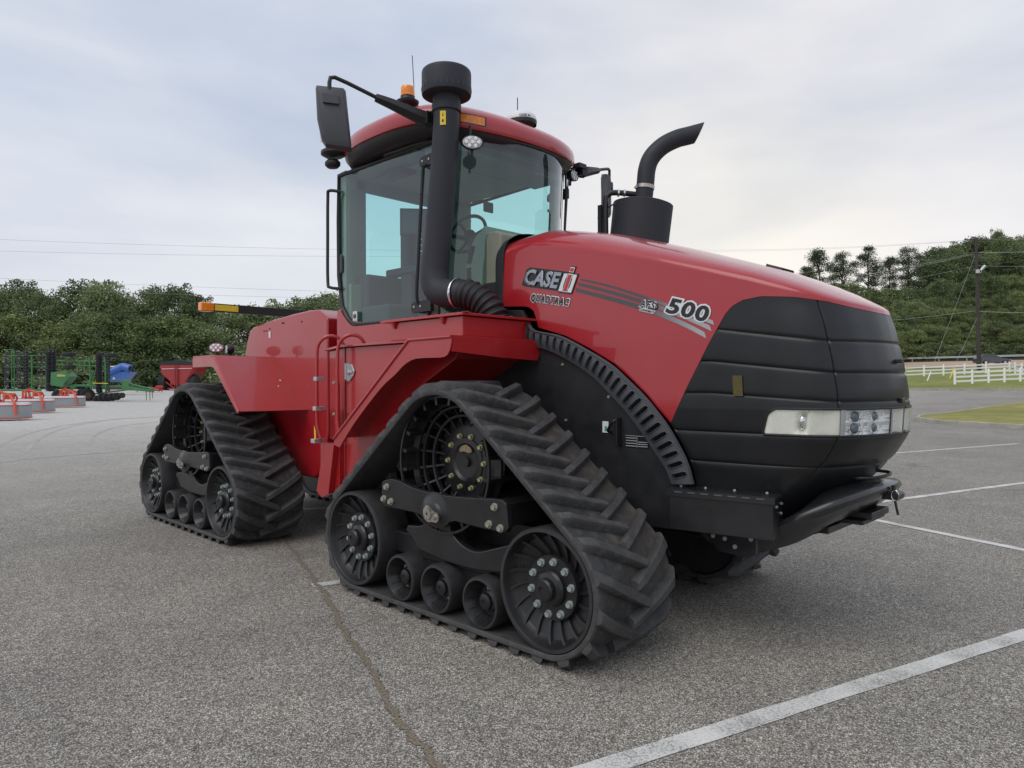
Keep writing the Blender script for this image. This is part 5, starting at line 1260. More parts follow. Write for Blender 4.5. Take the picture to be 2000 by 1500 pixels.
# --- wooded hillside on the right
for k, (px, ty, d) in enumerate([(1600,484,168),(1647,486,172),(1696,481,166),(1738,500,172),(1776,477,165),(1573,520,170),(1812,500,176)]):
    tree('pine', px, d, ty, k, f'dark pine against the sky, {ORD[k]} of the ridge pines above the hood', 'pines on the ridge', 1.05, 'pine_tree')
hill = []
for r_, (d, pxs, ty0, kind) in enumerate([(176, range(1835, 2100, 34), 478, 'broad'), (165, range(1826, 2100, 36), 500, 'broad'), (152, range(1600, 2110, 34), 552, 'broad'), (143, range(1560, 2110, 33), 585, 'bright'), (134, range(1580, 2110, 32), 612, 'bright'), (124, range(1610, 2110, 30), 645, 'bright')]):
    for k, px in enumerate(pxs):
        slope = -(px-1830)*.10 if r_ < 3 else -(px-1800)*.045
        ty = ty0+slope+rt.uniform(-9, 9)
        if r_ == 2 and px < 1830: ty = 560+rt.uniform(-8, 8)
        kd = kind if rt.random() < .7 else ('broad' if kind == 'bright' else 'bright')
        if r_ < 2: kd = 'broad'
        rw = ['top row','row below the skyline','third row down','middle row','row above the bottom','bottom row just above the guard rail'][r_]
        tree(kd, px+rt.uniform(-6, 6), d+rt.uniform(-2, 2), ty, rt.randrange(9), f'leafy hillside tree, {ORD[k]} from the left in the {rw}', 'trees on the wooded hillside', 1.25 if kd == 'bright' else 1.1)
def tree_y(kind, px, y, top_y, i, label, group, wide=1.0, **k):
    t = math.atan((px-1000)/FPX)-YAWc; x = CPX+math.tan(t)*(y-CPY); F = (-math.sin(YAWc), math.cos(YAWc)); d = (x-CPX)*F[0]+(y-CPY)*F[1]
    return tree(kind, px, d, top_y, i, label, group, wide, **k)
for k, px in enumerate(range(1735, 2060, 26)):
    tree_y('bright' if k % 2 else 'broad', px+rt.uniform(-5, 5), 139+rt.uniform(-1, 1), 640+rt.uniform(-14, 12), k, f'rounded roadside tree, {ORD[k]} from the left right behind the guard rail', 'roadside trees behind the guard rail', 1.5)
for k, px in enumerate(range(1742, 2050, 22)):
    tree_y('bush', px+rt.uniform(-4, 4), 133.5+rt.uniform(-.8, .8), 674+rt.uniform(-6, 5), k, f'low dark shrub, {ORD[k]} from the left against the back of the guard rail', 'shrubs against the guard rail', 1.7, name='shrub', cat='shrub')
tree('broad', 1948, 180, 452, 3, 'tallest tree poking above the hillside skyline right of the power pole', 'trees on the wooded hillside', .5)
for k, px in enumerate(range(1250, 1575, 24)):
    tree('bright' if k % 2 else 'broad', px+rt.uniform(-6, 6), 140+14*(k % 3), 600+rt.uniform(-12, 20)-(10 if k % 3 else 0), k, f'leafy tree low on the hillside behind the tractor hood, {ORD[k]} from the left', 'trees on the hillside behind the hood', 1.4)
# bare little tree over the hood
x, y = at(1545, 150); z = hz(x, y); mb = MB(); rb_ = random.Random(5); Hh = CPZ+(748-520)/FPX*150-z
mb.tube([(x,y,z),(x,y,z+Hh*.75)], [.2,.08], 6)
for i in range(26):
    a = rb_.uniform(0, 2*PI); h0 = rb_.uniform(.5,.75)*Hh; l = rb_.uniform(1.0,2.3); mb.tube([(x,y,z+h0),(x+l*.5*math.cos(a),y+l*.5*math.sin(a),z+h0+l*.7),(x+l*math.cos(a),y+l*math.sin(a),z+h0+l*1.2)], [.06,.035,.012], 5)
tag(mb.build('bare_tree', mat('dead_wood', (.22,.19,.16), .9)), 'bare leafless small tree on the skyline just above the hood', 'tree')
# ================================================================== FENCES, POLE, CAR, GUARD RAIL
FW = mat('fence_white', (.84,.85,.84), .6, var=.05, vscale=2)
def fence(pts, name, label, hgt=1.15):
    x0, y0 = pts[0]; e = empty(name, (x0, y0, hz(x0, y0)+.1), label, 'fence', 'white rail fences')
    for i, (x, y) in enumerate(pts):
        z = hz(x, y)+.05; mb = MB(); mb.box((x-.075,y-.075,z),(x+.075,y+.075,z+hgt)); mb.add([(x-.095,y-.095,z+hgt),(x+.095,y-.095,z+hgt),(x+.095,y+.095,z+hgt),(x-.095,y+.095,z+hgt),(x,y,z+hgt+.08)], [(0,1,4),(1,2,4),(2,3,4),(3,0,4),(3,2,1,0)]); mb.build('post', FW, e)
        if i+1 < len(pts):
            x1, y1 = pts[i+1]; z1 = hz(x1, y1)+.05
            for q in (.30, .66, 1.0):
                mb = MB(); mb.add([(x,y-.02,z+q-.07),(x1,y1-.02,z1+q-.07),(x1,y1-.02,z1+q+.07),(x,y-.02,z+q+.07),(x,y+.02,z+q-.07),(x1,y1+.02,z1+q-.07),(x1,y1+.02,z1+q+.07),(x,y+.02,z+q+.07)], [(0,1,2,3),(7,6,5,4),(0,4,5,1),(3,2,6,7)]); mb.build('rail', FW, e)
    return e
fence([at(px, d) for px, d in ((1865,58),(1899,58.2),(1931,58.4),(1962,58.6),(1993,58.8),(2026,59),(2060,59.2))], 'rail_fence', 'nearer white three-rail fence on the verge right of the grille')
fence([at(px, d) for px, d in ((1728,74),(1767,74.5),(1805,75),(1843,75.4),(1884,76),(1926,76.4),(1972,77),(1983,73.5),(1996,70),(2010,66.5),(2030,63))], 'rail_fence', 'farther longer white rail fence crossing behind the power pole')
# guard rail beyond the road
GAL = mat('galvanised_rail', (.42,.44,.45), .5, metal=.3)
e = empty('guard_rail', (*at(1760, 118), 4), 'long grey steel guard rail along the far side of the tan road', 'guard rail')
GR = [(x_, 129.6) for x_ in np.arange(-40, 24, 2.0)]
mb = MB()
for q, dy in ((.45,0),(.52,-.06),(.58,0),(.64,0),(.70,-.06),(.78,0)): pass
mb.grid([[(x, y+dy, hz(x, y)+.15+q) for x, y in GR] for q, dy in ((.45,0),(.52,-.06),(.59,-.0),(.63,0),(.70,-.06),(.78,0))]); mb.build('rail_beam', GAL, e, solid=.01)
for i in range(0, len(GR), 2):
    x, y = GR[i]; mb = MB(); mb.box((x-.06,y+.02,hz(x,y)),(x+.06,y+.14,hz(x,y)+.85)); mb.build('post', GAL, e)
# utility pole
POLE = mat('creosote_pole', (.055,.045,.042), .85, var=.3, vscale=4)
px_, py_ = at(1913, 80); pz = hz(px_, py_); PT = CPZ+(748-466)/FPX*80
e = empty('power_pole', (px_, py_, pz), 'tall dark wooden power pole with crossarms and a lamp behind the white fences', 'power pole')
mb = MB(); tx, ty_ = at(1907, 80); mb.tube([(px_,py_,pz-.3),((px_+tx)/2,(py_+ty_)/2,(pz+PT)/2),(tx,ty_,PT)], [.24,.20,.15], 14); mb.build('pole', POLE, e)
RV = Vector((math.cos(YAWc), math.sin(YAWc), 0)); FV = Vector((-math.sin(YAWc), math.cos(YAWc), 0))
def zy(py, d=80): return CPZ+(748-py)/FPX*d
ptop = Vector((tx, ty_, 0))
for py, hw in ((469, 1.35), (496, .9)):
    mb = MB(); a = ptop+Vector((0,0,zy(py)))-RV*hw; b = ptop+Vector((0,0,zy(py)))+RV*hw; mb.cyl(a, b, .06, n=6)
    for k in (-.9,-.45,.45,.9):
        p = ptop+Vector((0,0,zy(py)))+RV*hw*k; mb.cyl(p, p+Vector((0,0,.22)), .05, .03, n=8)
    if py > 480: mb.cyl(ptop+Vector((0,0,zy(508))), a, .03, n=5); mb.cyl(ptop+Vector((0,0,zy(508))), b, .03, n=5)
    mb.build('crossarm', POLE, e)
mb = MB(); c = ptop+Vector((0,0,zy(532)))-FV*.3; mb.cyl(c-Vector((0,0,.2)), c+Vector((0,0,.2)), .2, n=14); lp = c+RV*.5+Vector((0,0,.35)); mb.tube([c+RV*.1-Vector((0,0,.1)), c+RV*.35-Vector((0,0,.2)), lp-Vector((0,0,.15))], .03)
mb.cyl(lp-RV*.2-Vector((0,0,.25)), lp+RV*.3+Vector((0,0,.25)), .13, .2, n=12); mb.build('street_lamp', ALU, e)
WIRE = mat('wire', (.26,.27,.29), .6); WIREL = mat('pale_wire', (.40,.42,.44), .5)
def wire(p, q, sag, r, label, m=WIRE, n=26):
    pts = [Vector(p)+(Vector(q)-Vector(p))*i/n-Vector((0,0,sag*4*(i/n)*(1-i/n))) for i in range(n+1)]; mb = MB(); mb.tube(pts, r, 5)
    return tag(mb.build('power_line', m), label, 'power line', 'overhead wires')
def W3(px, py, d): x, y = at(px, d); return (x, y, CPZ+(748-py)/FPX*d)
# long lines crossing the left sky, passing behind the cab, to the pole
for k, (ya, yb, yc, ps) in enumerate([(457,487,470,'topmost'),(483,496,498,'second highest'),(530,553,534,'third highest'),(551,563,600,'lowest')]):
    # left part: from beyond the frame to a point behind the tractor
    a = W3(-250, ya-6, 66); b_ = W3(1000, yb+(2 if k < 2 else 22), 73)
    wire(a, b_, .35, .010, f'{ps} of the thin wires crossing the sky left of the cab')
for k, (y0, y1, m_, lab) in enumerate([(486,469,WIRE,'thin wire reaching the upper crossarm of the power pole above the hood'),(489,470,WIRE,'second thin wire just below it reaching the upper crossarm of the power pole'),(552,494,WIREL,'pale thick wire rising to the lower crossarm of the power pole'),(560,496,WIREL,'pale wire just below the thick one, rising to the lower crossarm'),(575,520,WIRE,'dark wire rising to the power pole just above its lamp'),(640,608,WIREL,'lowest pale wire crossing in front of the hillside trees')]):
    wire(W3(1320, y0+(30 if 1 < k < 5 else 0), 120 if k < 2 else 105), W3(1909, y1, 80), .8 if k > 1 else .5, .015 if k > 1 else .010, lab, m_)
for k, (y0, y1, m_, lab) in enumerate([(469,452,WIRE,'thin wire leaving the upper crossarm towards the right edge'),(494,480,WIREL,'pale thick wire leaving the lower crossarm towards the right edge'),(520,512,WIRE,'dark wire leaving the pole above its lamp towards the right edge'),(609,606,WIREL,'lowest pale wire leaving the pole towards the right edge')]):
    wire(W3(1909, y0, 80), W3(2180, y1, 70), .25, .02 if k else .012, lab, m_)
wire(W3(1905, 500, 80), W3(1811, 745, 64), 0, .009, 'long slanting guy wire from the power pole to the grass by the fence', WIREL)
wire(W3(1910, 620, 80), W3(1853, 738, 68), 0, .009, 'shorter slanting guy wire low on the power pole', WIREL)
mb = MB(); a = Vector(W3(1818, 727, 64.6)); b_ = Vector(W3(1811, 745, 64)); mb.cyl(a, b_, .05, n=8); tag(mb.build('guy_marker', WHT), 'white plastic sleeve at the foot of the long guy wire', 'guy marker')
mb = MB(); a = Vector(W3(1864, 720, 68.6)); b_ = Vector(W3(1855, 741, 68)); mb.cyl(a, b_, .05, n=8); tag(mb.build('guy_marker', YEL), 'yellow plastic sleeve at the foot of the shorter guy wire', 'guy marker')
# dark car on the road
CARP = mat('dark_car_paint', (.035,.040,.055), .25, coat=1, var=.05); CGL = mat('car_glass', (.02,.025,.03), .08, coat=1); TY = mat('tyre', (.02,.02,.02), .8)
cx, cy = at(1937, 103); cz = hz(cx, cy)+.16
e = empty('parked_car', (cx, cy, cz), 'small dark hatchback on the tan road beside the power pole', 'car')
e.name = 'car'; WO['car'] = (cx, cy, cz)
ang = math.atan2(RV.y, RV.x); MC = Matrix.Translation((cx, cy, cz)) @ Matrix.Rotation(ang, 4, 'Z')
prof = [(-2.2,.45,.80),(-2.25,.6,.84),(-2.15,.95,.86),(-1.6,1.02,.87),(1.0,.95,.87),(1.9,.80,.85),(2.25,.65,.78),(2.3,.40,.72)]
body = [(-2.2,.28),(-2.3,.55),(-2.2,.95),(-1.95,1.02),(-1.0,1.0),(.9,.98),(1.7,.86),(2.2,.68),(2.32,.45),(2.25,.28),(1.85,.26),(1.72,.5),(1.38,.62),(1.05,.5),(.92,.26),(-.95,.26),(-1.08,.5),(-1.42,.62),(-1.75,.5),(-1.88,.26)]
mb = MB(); o = [tuple(MC @ Vector((a, -.86, b))) for a, b in body]+[tuple(MC @ Vector((a, .86, b))) for a, b in body]; n = len(body)
mb.add(o, [(i, (i+1) % n, n+(i+1) % n, n+i) for i in range(n)]+[tuple(range(n))[::-1], tuple(range(n, 2*n))]); mb.build('body', CARP, e, bevel=.05)
cab_ = [(-2.1,.98,.78),(-1.75,1.38,.62),(-1.0,1.50,.60),(.1,1.48,.60),(.95,1.0,.78)]
mb = MB(); mb.grid([[MC @ Vector((a, s*w, b)) for a, b, w in cab_] for s in (-1, 1)]); mb.add([MC @ Vector((a, -w, b)) for a, b, w in cab_], [(0,1,2,3,4)]); mb.add([MC @ Vector((a, w, b)) for a, b, w in cab_], [(4,3,2,1,0)]); mb.build('windows', CGL, e, bevel=.02)
mb = MB(); mb.grid([[MC @ Vector((a, s*w, b+.012)) for a, b, w in ((-1.78,1.38,.63),(-1.0,1.51,.61),(.1,1.49,.61))] for s in (-1, -.5, 0, .5, 1)]); mb.build('roof', CARP, e, solid=.03)
for sx in (-1.42, 1.38):
    for s in (-1, 1):
        mb = MB(); a = MC @ Vector((sx, s*.88, .33)); b_ = MC @ Vector((sx, s*.66, .33)); mb.cyl(a, b_, .33, n=20); wh = mb.build('wheel', TY, e)
        mb = MB(); a2 = MC @ Vector((sx, s*.89, .33)); mb.cyl(a2, a, .21, n=16); mb.build('rim', ALU, wh)
for s in (-1, 1):
    mb = MB(); mb.box((2.1,s*.72-.12,.62),(2.27,s*.72+.12,.74),0,MC); mb.build('headlight', LEDW, e, bevel=.03)
# small white sign seen over the rear of the cab base
# ================================================================== IMPLEMENTS ON THE LEFT
ORG = mat('orange_red_paint', (.62,.075,.03), .45, var=.1, vscale=3, coat=.3); CVR = mat('grey_cover', (.30,.325,.34), .7, var=.08, vscale=2, bmp=.2, bscale=20); CVT = mat('pale_cover_top', (.58,.59,.62), .7, var=.06); JDG = mat('green_paint', (.035,.17,.055), .45, var=.15, vscale=2, coat=.2); BLUEP = mat('blue_paint', (.03,.12,.42), .4, var=.1, coat=.4); RIM_ = mat('orange_trim', (.50,.09,.05), .6)
def frame_at(px, d, turn=0):
    x, y = at(px, d); z = hz(x, y); a = math.atan2(RV.y, RV.x)+turn; return Matrix.Translation((x, y, z)) @ Matrix.Rotation(a, 4, 'Z'), (x, y, z)
def disc_mower(px, d, turn, label, wl=3.0):
    M, o = frame_at(px, d, turn); e = empty('disc_mower', o, label, 'mower', 'disc mowers parked in a row')
    # long covered cutter bar: plan outline along local x, bevelled end
    plan_ = [(-wl,-.55),(.35,-.55),(.62,-.30),(.62,.35),(.35,.60),(-wl,.60)]
    lo = [M @ Vector((a, b, .10)) for a, b in plan_]; mi = [M @ Vector((a*1.0, b, .62)) for a, b in plan_]; tp = [M @ Vector((a*.97, b*.80, .74)) for a, b in plan_]
    mb = MB(); mb.grid([lo, mi], closed=True, smooth=False); mb.build('skirt', CVR, e)
    mb = MB(); mb.grid([mi, tp], closed=True, smooth=False, m=0); mb.add(tp, [tuple(range(6))]); mb.build('top_cover', CVT, e)
    mb = MB(); mb.tube(mi, .022, 6, closed=True); mb.tube(lo, .03, 6, closed=True); mb.build('edge_trim', RIM_, e)
    mb = MB()
    for a, b, h in ((-.62,.0,1.22),(-.48,.15,1.30),(-.76,.1,1.15)): mb.box((a-.04,b-.05,.7),(a+.04,b+.05,h),0,M)
    mb.tube([M @ Vector(p) for p in ((-.7,.1,1.12),(-.35,.12,1.15),(-.05,-.1,1.0),(.20,-.62,.70),(.26,-.68,.22))], .055, 6); mb.box((-.32,-.05,.86),(.05,.2,1.12),0,M); mb.box((-.80,-.05,.72),(-.30,.2,.86),0,M)
    mb.tube([M @ Vector(p) for p in ((-.66,-.15,.75),(-.55,-.05,1.25),(-.42,-.15,.75))], .04, 6); mb.tube([M @ Vector(p) for p in ((.05,.1,1.1),(.12,.3,.9),(.02,.4,.75))], .04, 6)
    for a in (-.5,-.3): mb.cyl(M @ Vector((a,-.2,.72)), M @ Vector((a+.08,-.1,1.1)), .025, n=6)
    mb.build('hitch_frame', ORG, e); return e
disc_mower(24, 29.0, .42, 'nearest grey-covered mower with orange hitch frame, cut by the left edge', 3.4)
disc_mower(78, 36.5, .42, 'middle grey-covered mower with orange hitch frame, second of the row', 3.2)
disc_mower(144, 45.5, .42, 'farthest grey-covered mower with orange hitch frame, beside the big black tyres', 3.2)
mb = MB(); M, o = frame_at(2, 33, 0); mb.box((-.6,-.4,.3),(.5,.4,.62),0,M); mb.cyl(M @ Vector((.1,-.5,.5)), M @ Vector((.1,-.2,.5)), .22, n=14, m=0); mb.box((-.6,-.3,.1),(.9,.1,.2),1,M)
tag(mb.build('drive_unit', [BLKS, ORG]), 'dark machine part lying behind the nearest mower at the left edge', 'machine part')
DISC = mat('disc_steel', (.06,.06,.07), .4, metal=.5, var=.2); SHINE = mat('polished_disc', (.50,.52,.55), .3, metal=.6)
def wing(e, M, x, h0, h1, n, kind, r=.27):
    # one folded-up gang: an upright green tube with discs or tines along it
    mb = MB()
    if kind == 'disc':
        for k in range(n):
            z = h0+(h1-h0)*(k+.5)/n; mb.cyl(M @ Vector((x,-.03,z)), M @ Vector((x,.03,z+.03)), r, n=14, m=0); mb.cyl(M @ Vector((x-r*.2,-.05,z+.02)), M @ Vector((x+r*.2,-.05,z+.035)), .025, n=5, m=1)
            mb.lathe([(r*.95,z+.01),(r,z+.03),(.05,z+.05)], (M @ Vector((x,0,0))).to_tuple()[:2]+(0,), 'z', 14, m=0)
        mb.cyl(M @ Vector((x,0,h0)), M @ Vector((x,0,h1)), .035, n=6)
    else:
        for k in range(n):
            z = h0+(h1-h0)*(k+.5)/n; mb.tube([M @ Vector((x,0,z)), M @ Vector((x+.18,-.1,z+.05)), M @ Vector((x+.30,-.12,z-.04))], .014, 4, m=k % 3 == 0); mb.tube([M @ Vector((x,0,z)), M @ Vector((x-.2,.1,z+.04))], .012, 4)
        mb.cyl(M @ Vector((x,0,h0)), M @ Vector((x,0,h1)), .03, n=6)
    mb.build('disc_gang' if kind == 'disc' else 'tine_gang', [DISC, SHINE], e)
def zpx(py, d, o): return CPZ+(748-py)/FPX*d-o[2]
# folded tillage tool at far left
M, o = frame_at(50, 62); Mz = M
Mi = M
e = empty('folded_cultivator', o, 'tall folded green cultivator with upright gangs of tines at the far left', 'cultivator')
sc = 62/FPX
def lx(px): return (px-50)*sc
def P2(px, py, dy=0): return Mi @ Vector((lx(px), dy, zpx(py, 62, o)))
mb = MB()
for px in (23, 28, 62, 63, 90): mb.tube([P2(px, 760), P2(px, 679 if px < 60 else 690)], .045 if px != 62 else .07, 6)
for py in (690, 712, 740): mb.tube([P2(8, py), P2(95, py)], .03, 5)
mb.tube([P2(8, 757, -1), P2(95, 757, -1)], .09, 6); mb.tube([P2(12, 679), P2(26, 678)], .03, 5); mb.build('frame', JDG, e)
for px, kd, n in ((12,'tine',16),(34,'tine',16),(51,'disc',12),(74,'tine',14),(83,'tine',14)): wing(e, Mi, lx(px), zpx(752, 62, o), zpx(680, 62, o), n, kd, .22)
# smooth roller baskets (dark uprights)
mb = MB()
for px in (10, 14, 33, 38):
    for k in range(2): mb.cyl(P2(px+k*2, 752), P2(px+k*2, 681), .03, n=5)
mb.build('rolling_basket', DISC, e)
# big green disc harrow with tank and tyres
M, o = frame_at(150, 57); Mi = M
e = empty('disc_harrow', o, 'large green folded disc harrow with stacked black discs and big tyres', 'harrow')
sc = 57/FPX
def lx2(px): return (px-150)*sc
def P3_(px, py, dy=0): return Mi @ Vector((lx2(px), dy, zpx(py, 57, o)))
mb = MB(); tank = [(107,723),(137,721),(145,731),(132,746),(131,752),(106,748)]
q = [P3_(a, b, -.5) for a, b in tank]+[P3_(a, b, .5) for a, b in tank]; n = 6; mb.add(q, [(i, (i+1) % n, n+(i+1) % n, n+i) for i in range(n)]+[tuple(range(n))[::-1], tuple(range(n, 2*n))]); mb.build('hopper', JDG, e, bevel=.03)
mb = MB(); q = [P3_(a, b, -.52) for a, b in ((119,728),(124,726.5),(136,728),(136,731),(120,731.5))]; mb.add(q, [tuple(range(5))]); mb.build('yellow_emblem', mat('faded_yellow', (.45,.38,.12), .5), e)
mb = MB()
for (a, b_), (c, d_), r in ((((110),(700)),((205),(702)),.05),((112,708),(205,711),.05),((175,694),(178,765),.08),((206,690),(207,762),.09),((183,720),(176,740),.07),((189,712),(180,745),.05),((165,742),(210,744),.06),((135,748),(250,752),.10),((240,740),(252,745),.12),((250,745),(300,757),.08),((212,738),(250,739),.06),((150,712),(152,700),.05),((156,712),(157,700),.05),((166,722),(166,702),.05),((108,756),(125,766),.12),((125,766),(150,748),.12),((185,765),(250,757),.06)):
    mb.tube([P3_(a, b_), P3_(c, d_)], r, 6)
mb.build('frame', JDG, e)
mb = MB(); mb.prism([(0,0),(1,0),(1,1),(0,1)], 0, .001); 
mb = MB(); q = [P3_(a, b, -.3) for a, b in ((244,738),(252,739),(256,752),(300,757),(300,760),(240,758))]+[P3_(a, b, .3) for a, b in ((244,738),(252,739),(256,752),(300,757),(300,760),(240,758))]; n = 6; mb.add(q, [(i, (i+1) % n, n+(i+1) % n, n+i) for i in range(n)]+[tuple(range(n))[::-1], tuple(range(n, 2*n))]); mb.build('drawbar', JDG, e)
for px in (96, 104): wing(e, Mi, lx2(px), zpx(758, 57, o), zpx(680, 57, o), 15, 'disc', .24)
wing(e, Mi, lx2(194), zpx(762, 57, o), zpx(686, 57, o), 15, 'disc', .26); wing(e, Mi, lx2(212), zpx(760, 57, o), zpx(692, 57, o), 13, 'disc', .14)
for px, py, r, t in ((134,688,.52,0),(217,690,.50,0),(137,712,.45,0)):
    mb = MB(); c = P3_(px, py); mb.lathe([(r*.45,-.14),(r*.85,-.17),(r,-.09),(r,.09),(r*.85,.17),(r*.45,.14)], tuple(c), 'z', 26); mb.build('folded_tyre', TY, e)
for px, py, r in ((176,768,.55),(168,766,.5),(205,772,.34),(214,772,.34),(224,771,.32),(233,770,.30),(120,768,.45),(196,775,.3),(243,768,.22)):
    mb = MB(); c = P3_(px, py, -.4); a = Mi.to_3x3() @ Vector((.8,-.6,0)); mb.cyl(c-a*.16, c+a*.16, r, n=26, m=0); mb.cyl(c+a*.165, c+a*.17, r*.45, n=18, m=1); mb.build('tyre', [TY, DISC if r < .45 else mat('brown_rim', (.10,.06,.04), .6)], e)
mb = MB()
for k in range(9): mb.tube([P3_(213+k*3, 753, -.3), P3_(213+k*3, 768, -.35)], .02, 4)
for k in range(4): mb.tube([P3_(212, 754+k*4, -.32), P3_(240, 752+k*4, -.32)], .02, 4)
mb.build('harrow_basket', mat('rusty_steel', (.14,.11,.09), .6, metal=.3), e)
mb = MB(); mb.tube([P3_(92,745), P3_(106,744)], .05); mb.tube([P3_(185,744,-.3), P3_(215,745,-.3)], .03); mb.build('yellow_tube', YEL, e)
for px in (285, 292, 297):
    mb = MB(); mb.tube([P3_(px, 755), P3_(px+1, 778 if px < 295 else 774)], .03, 5); mb.build('jack_stand', mat('khaki_stand', (.13,.14,.07), .6) , e)
# blue grain auger
M, o = frame_at(235, 68); Mi = M; sc3 = 68/FPX
def P4(px, py, dy=0): return Mi @ Vector(((px-235)*sc3, dy, zpx(py, 68, o)))
e = empty('grain_auger', o, 'blue grain cart with a raised tube, behind the green harrow', 'grain cart')
mb = MB(); mb.cyl(P4(212, 725), P4(242, 711), .36, n=24); mb.build('auger_tube', BLUEP, e)
mb = MB(); mb.tube([P4(240,712), P4(247,714), P4(254,716)], [.36,.38,.40], 20); mb.cyl(P4(254,716.2), P4(254.6,716.5), .25, n=18, m=1); mb.build('spout', [BLUEP, DARK], e)
mb = MB(); q0 = ((214,722),(256,722),(243,738),(236,742),(214,742)); q = [P4(a, b, -.1) for a, b in q0]+[P4(a, b, 1.2) for a, b in q0]; n = 5; mb.add(q, [(i, (i+1) % n, n+(i+1) % n, n+i) for i in range(n)]+[tuple(range(n))[::-1], tuple(range(n, 2*n))]); mb.build('hopper', BLUEP, e)
mb = MB(); mb.box(tuple(P4(222,737,-.15)), tuple(P4(226,733,-.12))); mb.build('white_decal', WHT, e)
mb = MB(); mb.tube([P4(212,712), P4(232,711.5)], .06); mb.build('white_edge', WHT, e)
# red grain cart
M, o = frame_at(352, 82); Mi = M; sc4 = 82/FPX
def P5(px, py, dy=0): return Mi @ Vector(((px-352)*sc4, dy, zpx(py, 82, o)))
REDC = mat('cart_red', (.33,.02,.025), .45, var=.08, coat=.3)
e = empty('grain_cart', o, 'red grain cart with black rolled top and big lugged tyres behind the rear fender', 'grain cart')
mb = MB(); f = ((317,709),(386,709),(384,724),(366,741),(366,748),(337,748),(337,741),(321,727)); q = [P5(a, b, -.6) for a, b in f]+[P5(a, b, 2.4) for a, b in f]; n = len(f); mb.add(q, [(i, (i+1) % n, n+(i+1) % n, n+i) for i in range(n)]+[tuple(range(n))[::-1], tuple(range(n, 2*n))]); mb.build('hopper', REDC, e, bevel=.04)
mb = MB(); mb.tube([P5(322,717,-.68), P5(382,716,-.68)], .03, 5); mb.build('pale_stripe', WHT, e)
mb = MB(); f = ((316,709),(318,705),(340,701),(352,699.5),(365,701),(386,705),(387,709)); q = [P5(a, b, -.65) for a, b in f]+[P5(a, b, 2.4) for a, b in f]; n = len(f); mb.add(q, [(i, (i+1) % n, n+(i+1) % n, n+i) for i in range(n)]+[tuple(range(n))[::-1], tuple(range(n, 2*n))]); mb.build('roll_tarp', BLK, e)
mb = MB()
for a, b_, c, d_ in ((348,711,348,752),(352,711,352,752),(366,748,384,712),(330,742,346,754),(372,742,358,754),(334,755,372,755)): mb.tube([P5(a,b_,-.8), P5(c,d_,-.8)], .07, 6)
mb.build('frame', REDC, e)
for px in (321, 379):
    mb = MB(); c = P5(px, 744, 0); a = Mi.to_3x3() @ Vector((1,0,0)); mb.cyl(c-a*.36, c+a*.36, .90, n=30)
    for k in range(22):
        t = 2*PI*k/22; zz = Vector((0,0,1)); yy = Mi.to_3x3() @ Vector((0,1,0)); p = c+(zz*math.cos(t)+yy*math.sin(t))*.90; t2 = t+.18; p2 = c+(zz*math.cos(t2)+yy*math.sin(t2))*.92
        mb.tube([p-a*.36, p2], .035, 4); mb.tube([p+a*.36, p2], .035, 4)
    mb.build('tyre', TY, e)
# low red implement on the gravel
M, o = frame_at(290, 74); Mi = M; sc5 = 74/FPX
def P6(px, py, dy=0): return Mi @ Vector(((px-290)*sc5, dy, zpx(py, 74, o)))
e = empty('field_implement', o, 'low red implement with hoses between the green harrow and the red cart', 'implement')
mb = MB()
for a, b_, c, d_, r in ((255,746,275,756,.10),(262,754,316,754,.09),(272,758,318,758,.08),(305,752,318,752,.14),(300,757,300,763,.05),(316,752,316,762,.05),(268,755,268,763,.05)): mb.tube([P6(a,b_), P6(c,d_)], r, 6)
mb.build('frame', mat('implement_red', (.42,.03,.03), .5), e)
mb = MB()
for k in range(6): mb.tube([P6(256+k*3,744+k), P6(262+k*3,749+k,-.2), P6(268+k*3,752+k)], .03, 5)
for a, b_ in ((289,747),(297,745)): mb.tube([P6(a,b_), P6(a+.5,760)], .035, 5)
mb.build('hoses', BLK, e)
mb = MB(); mb.tube([P6(255,757), P6(300,761)], .06); mb.tube([P6(300,757), P6(312,760)], .06); mb.build('green_drawbar', JDG, e)
# ================================================================== CAMERA, SKY, LIGHT
cam = bpy.data.cameras.new('camera'); co = bpy.data.objects.new('camera', cam); COL.objects.link(co); S.camera = co
CP = Vector((3.2580, -4.1473, 1.4392)); YAW = .7767; ROLL = -.0031
F_ = Vector((-math.sin(YAW), math.cos(YAW), -.0002)).normalized(); Rr = F_.cross(Vector((0,0,1))).normalized(); Uu = Rr.cross(F_)
R2 = Rr*math.cos(ROLL)+Uu*math.sin(ROLL); U2 = -Rr*math.sin(ROLL)+Uu*math.cos(ROLL)
co.matrix_world = Matrix(((R2.x,U2.x,-F_.x,CP.x),(R2.y,U2.y,-F_.y,CP.y),(R2.z,U2.z,-F_.z,CP.z),(0,0,0,1)))
cam.sensor_width = 36; cam.lens = 1368.9/2000*36; cam.clip_start = .05; cam.clip_end = 3000
SUN_EL = R_(52)
w = bpy.data.worlds.new('World'); S.world = w; w.use_nodes = True; nt = w.node_tree
bg = nt.nodes['Background']; outw = nt.nodes['World Output']
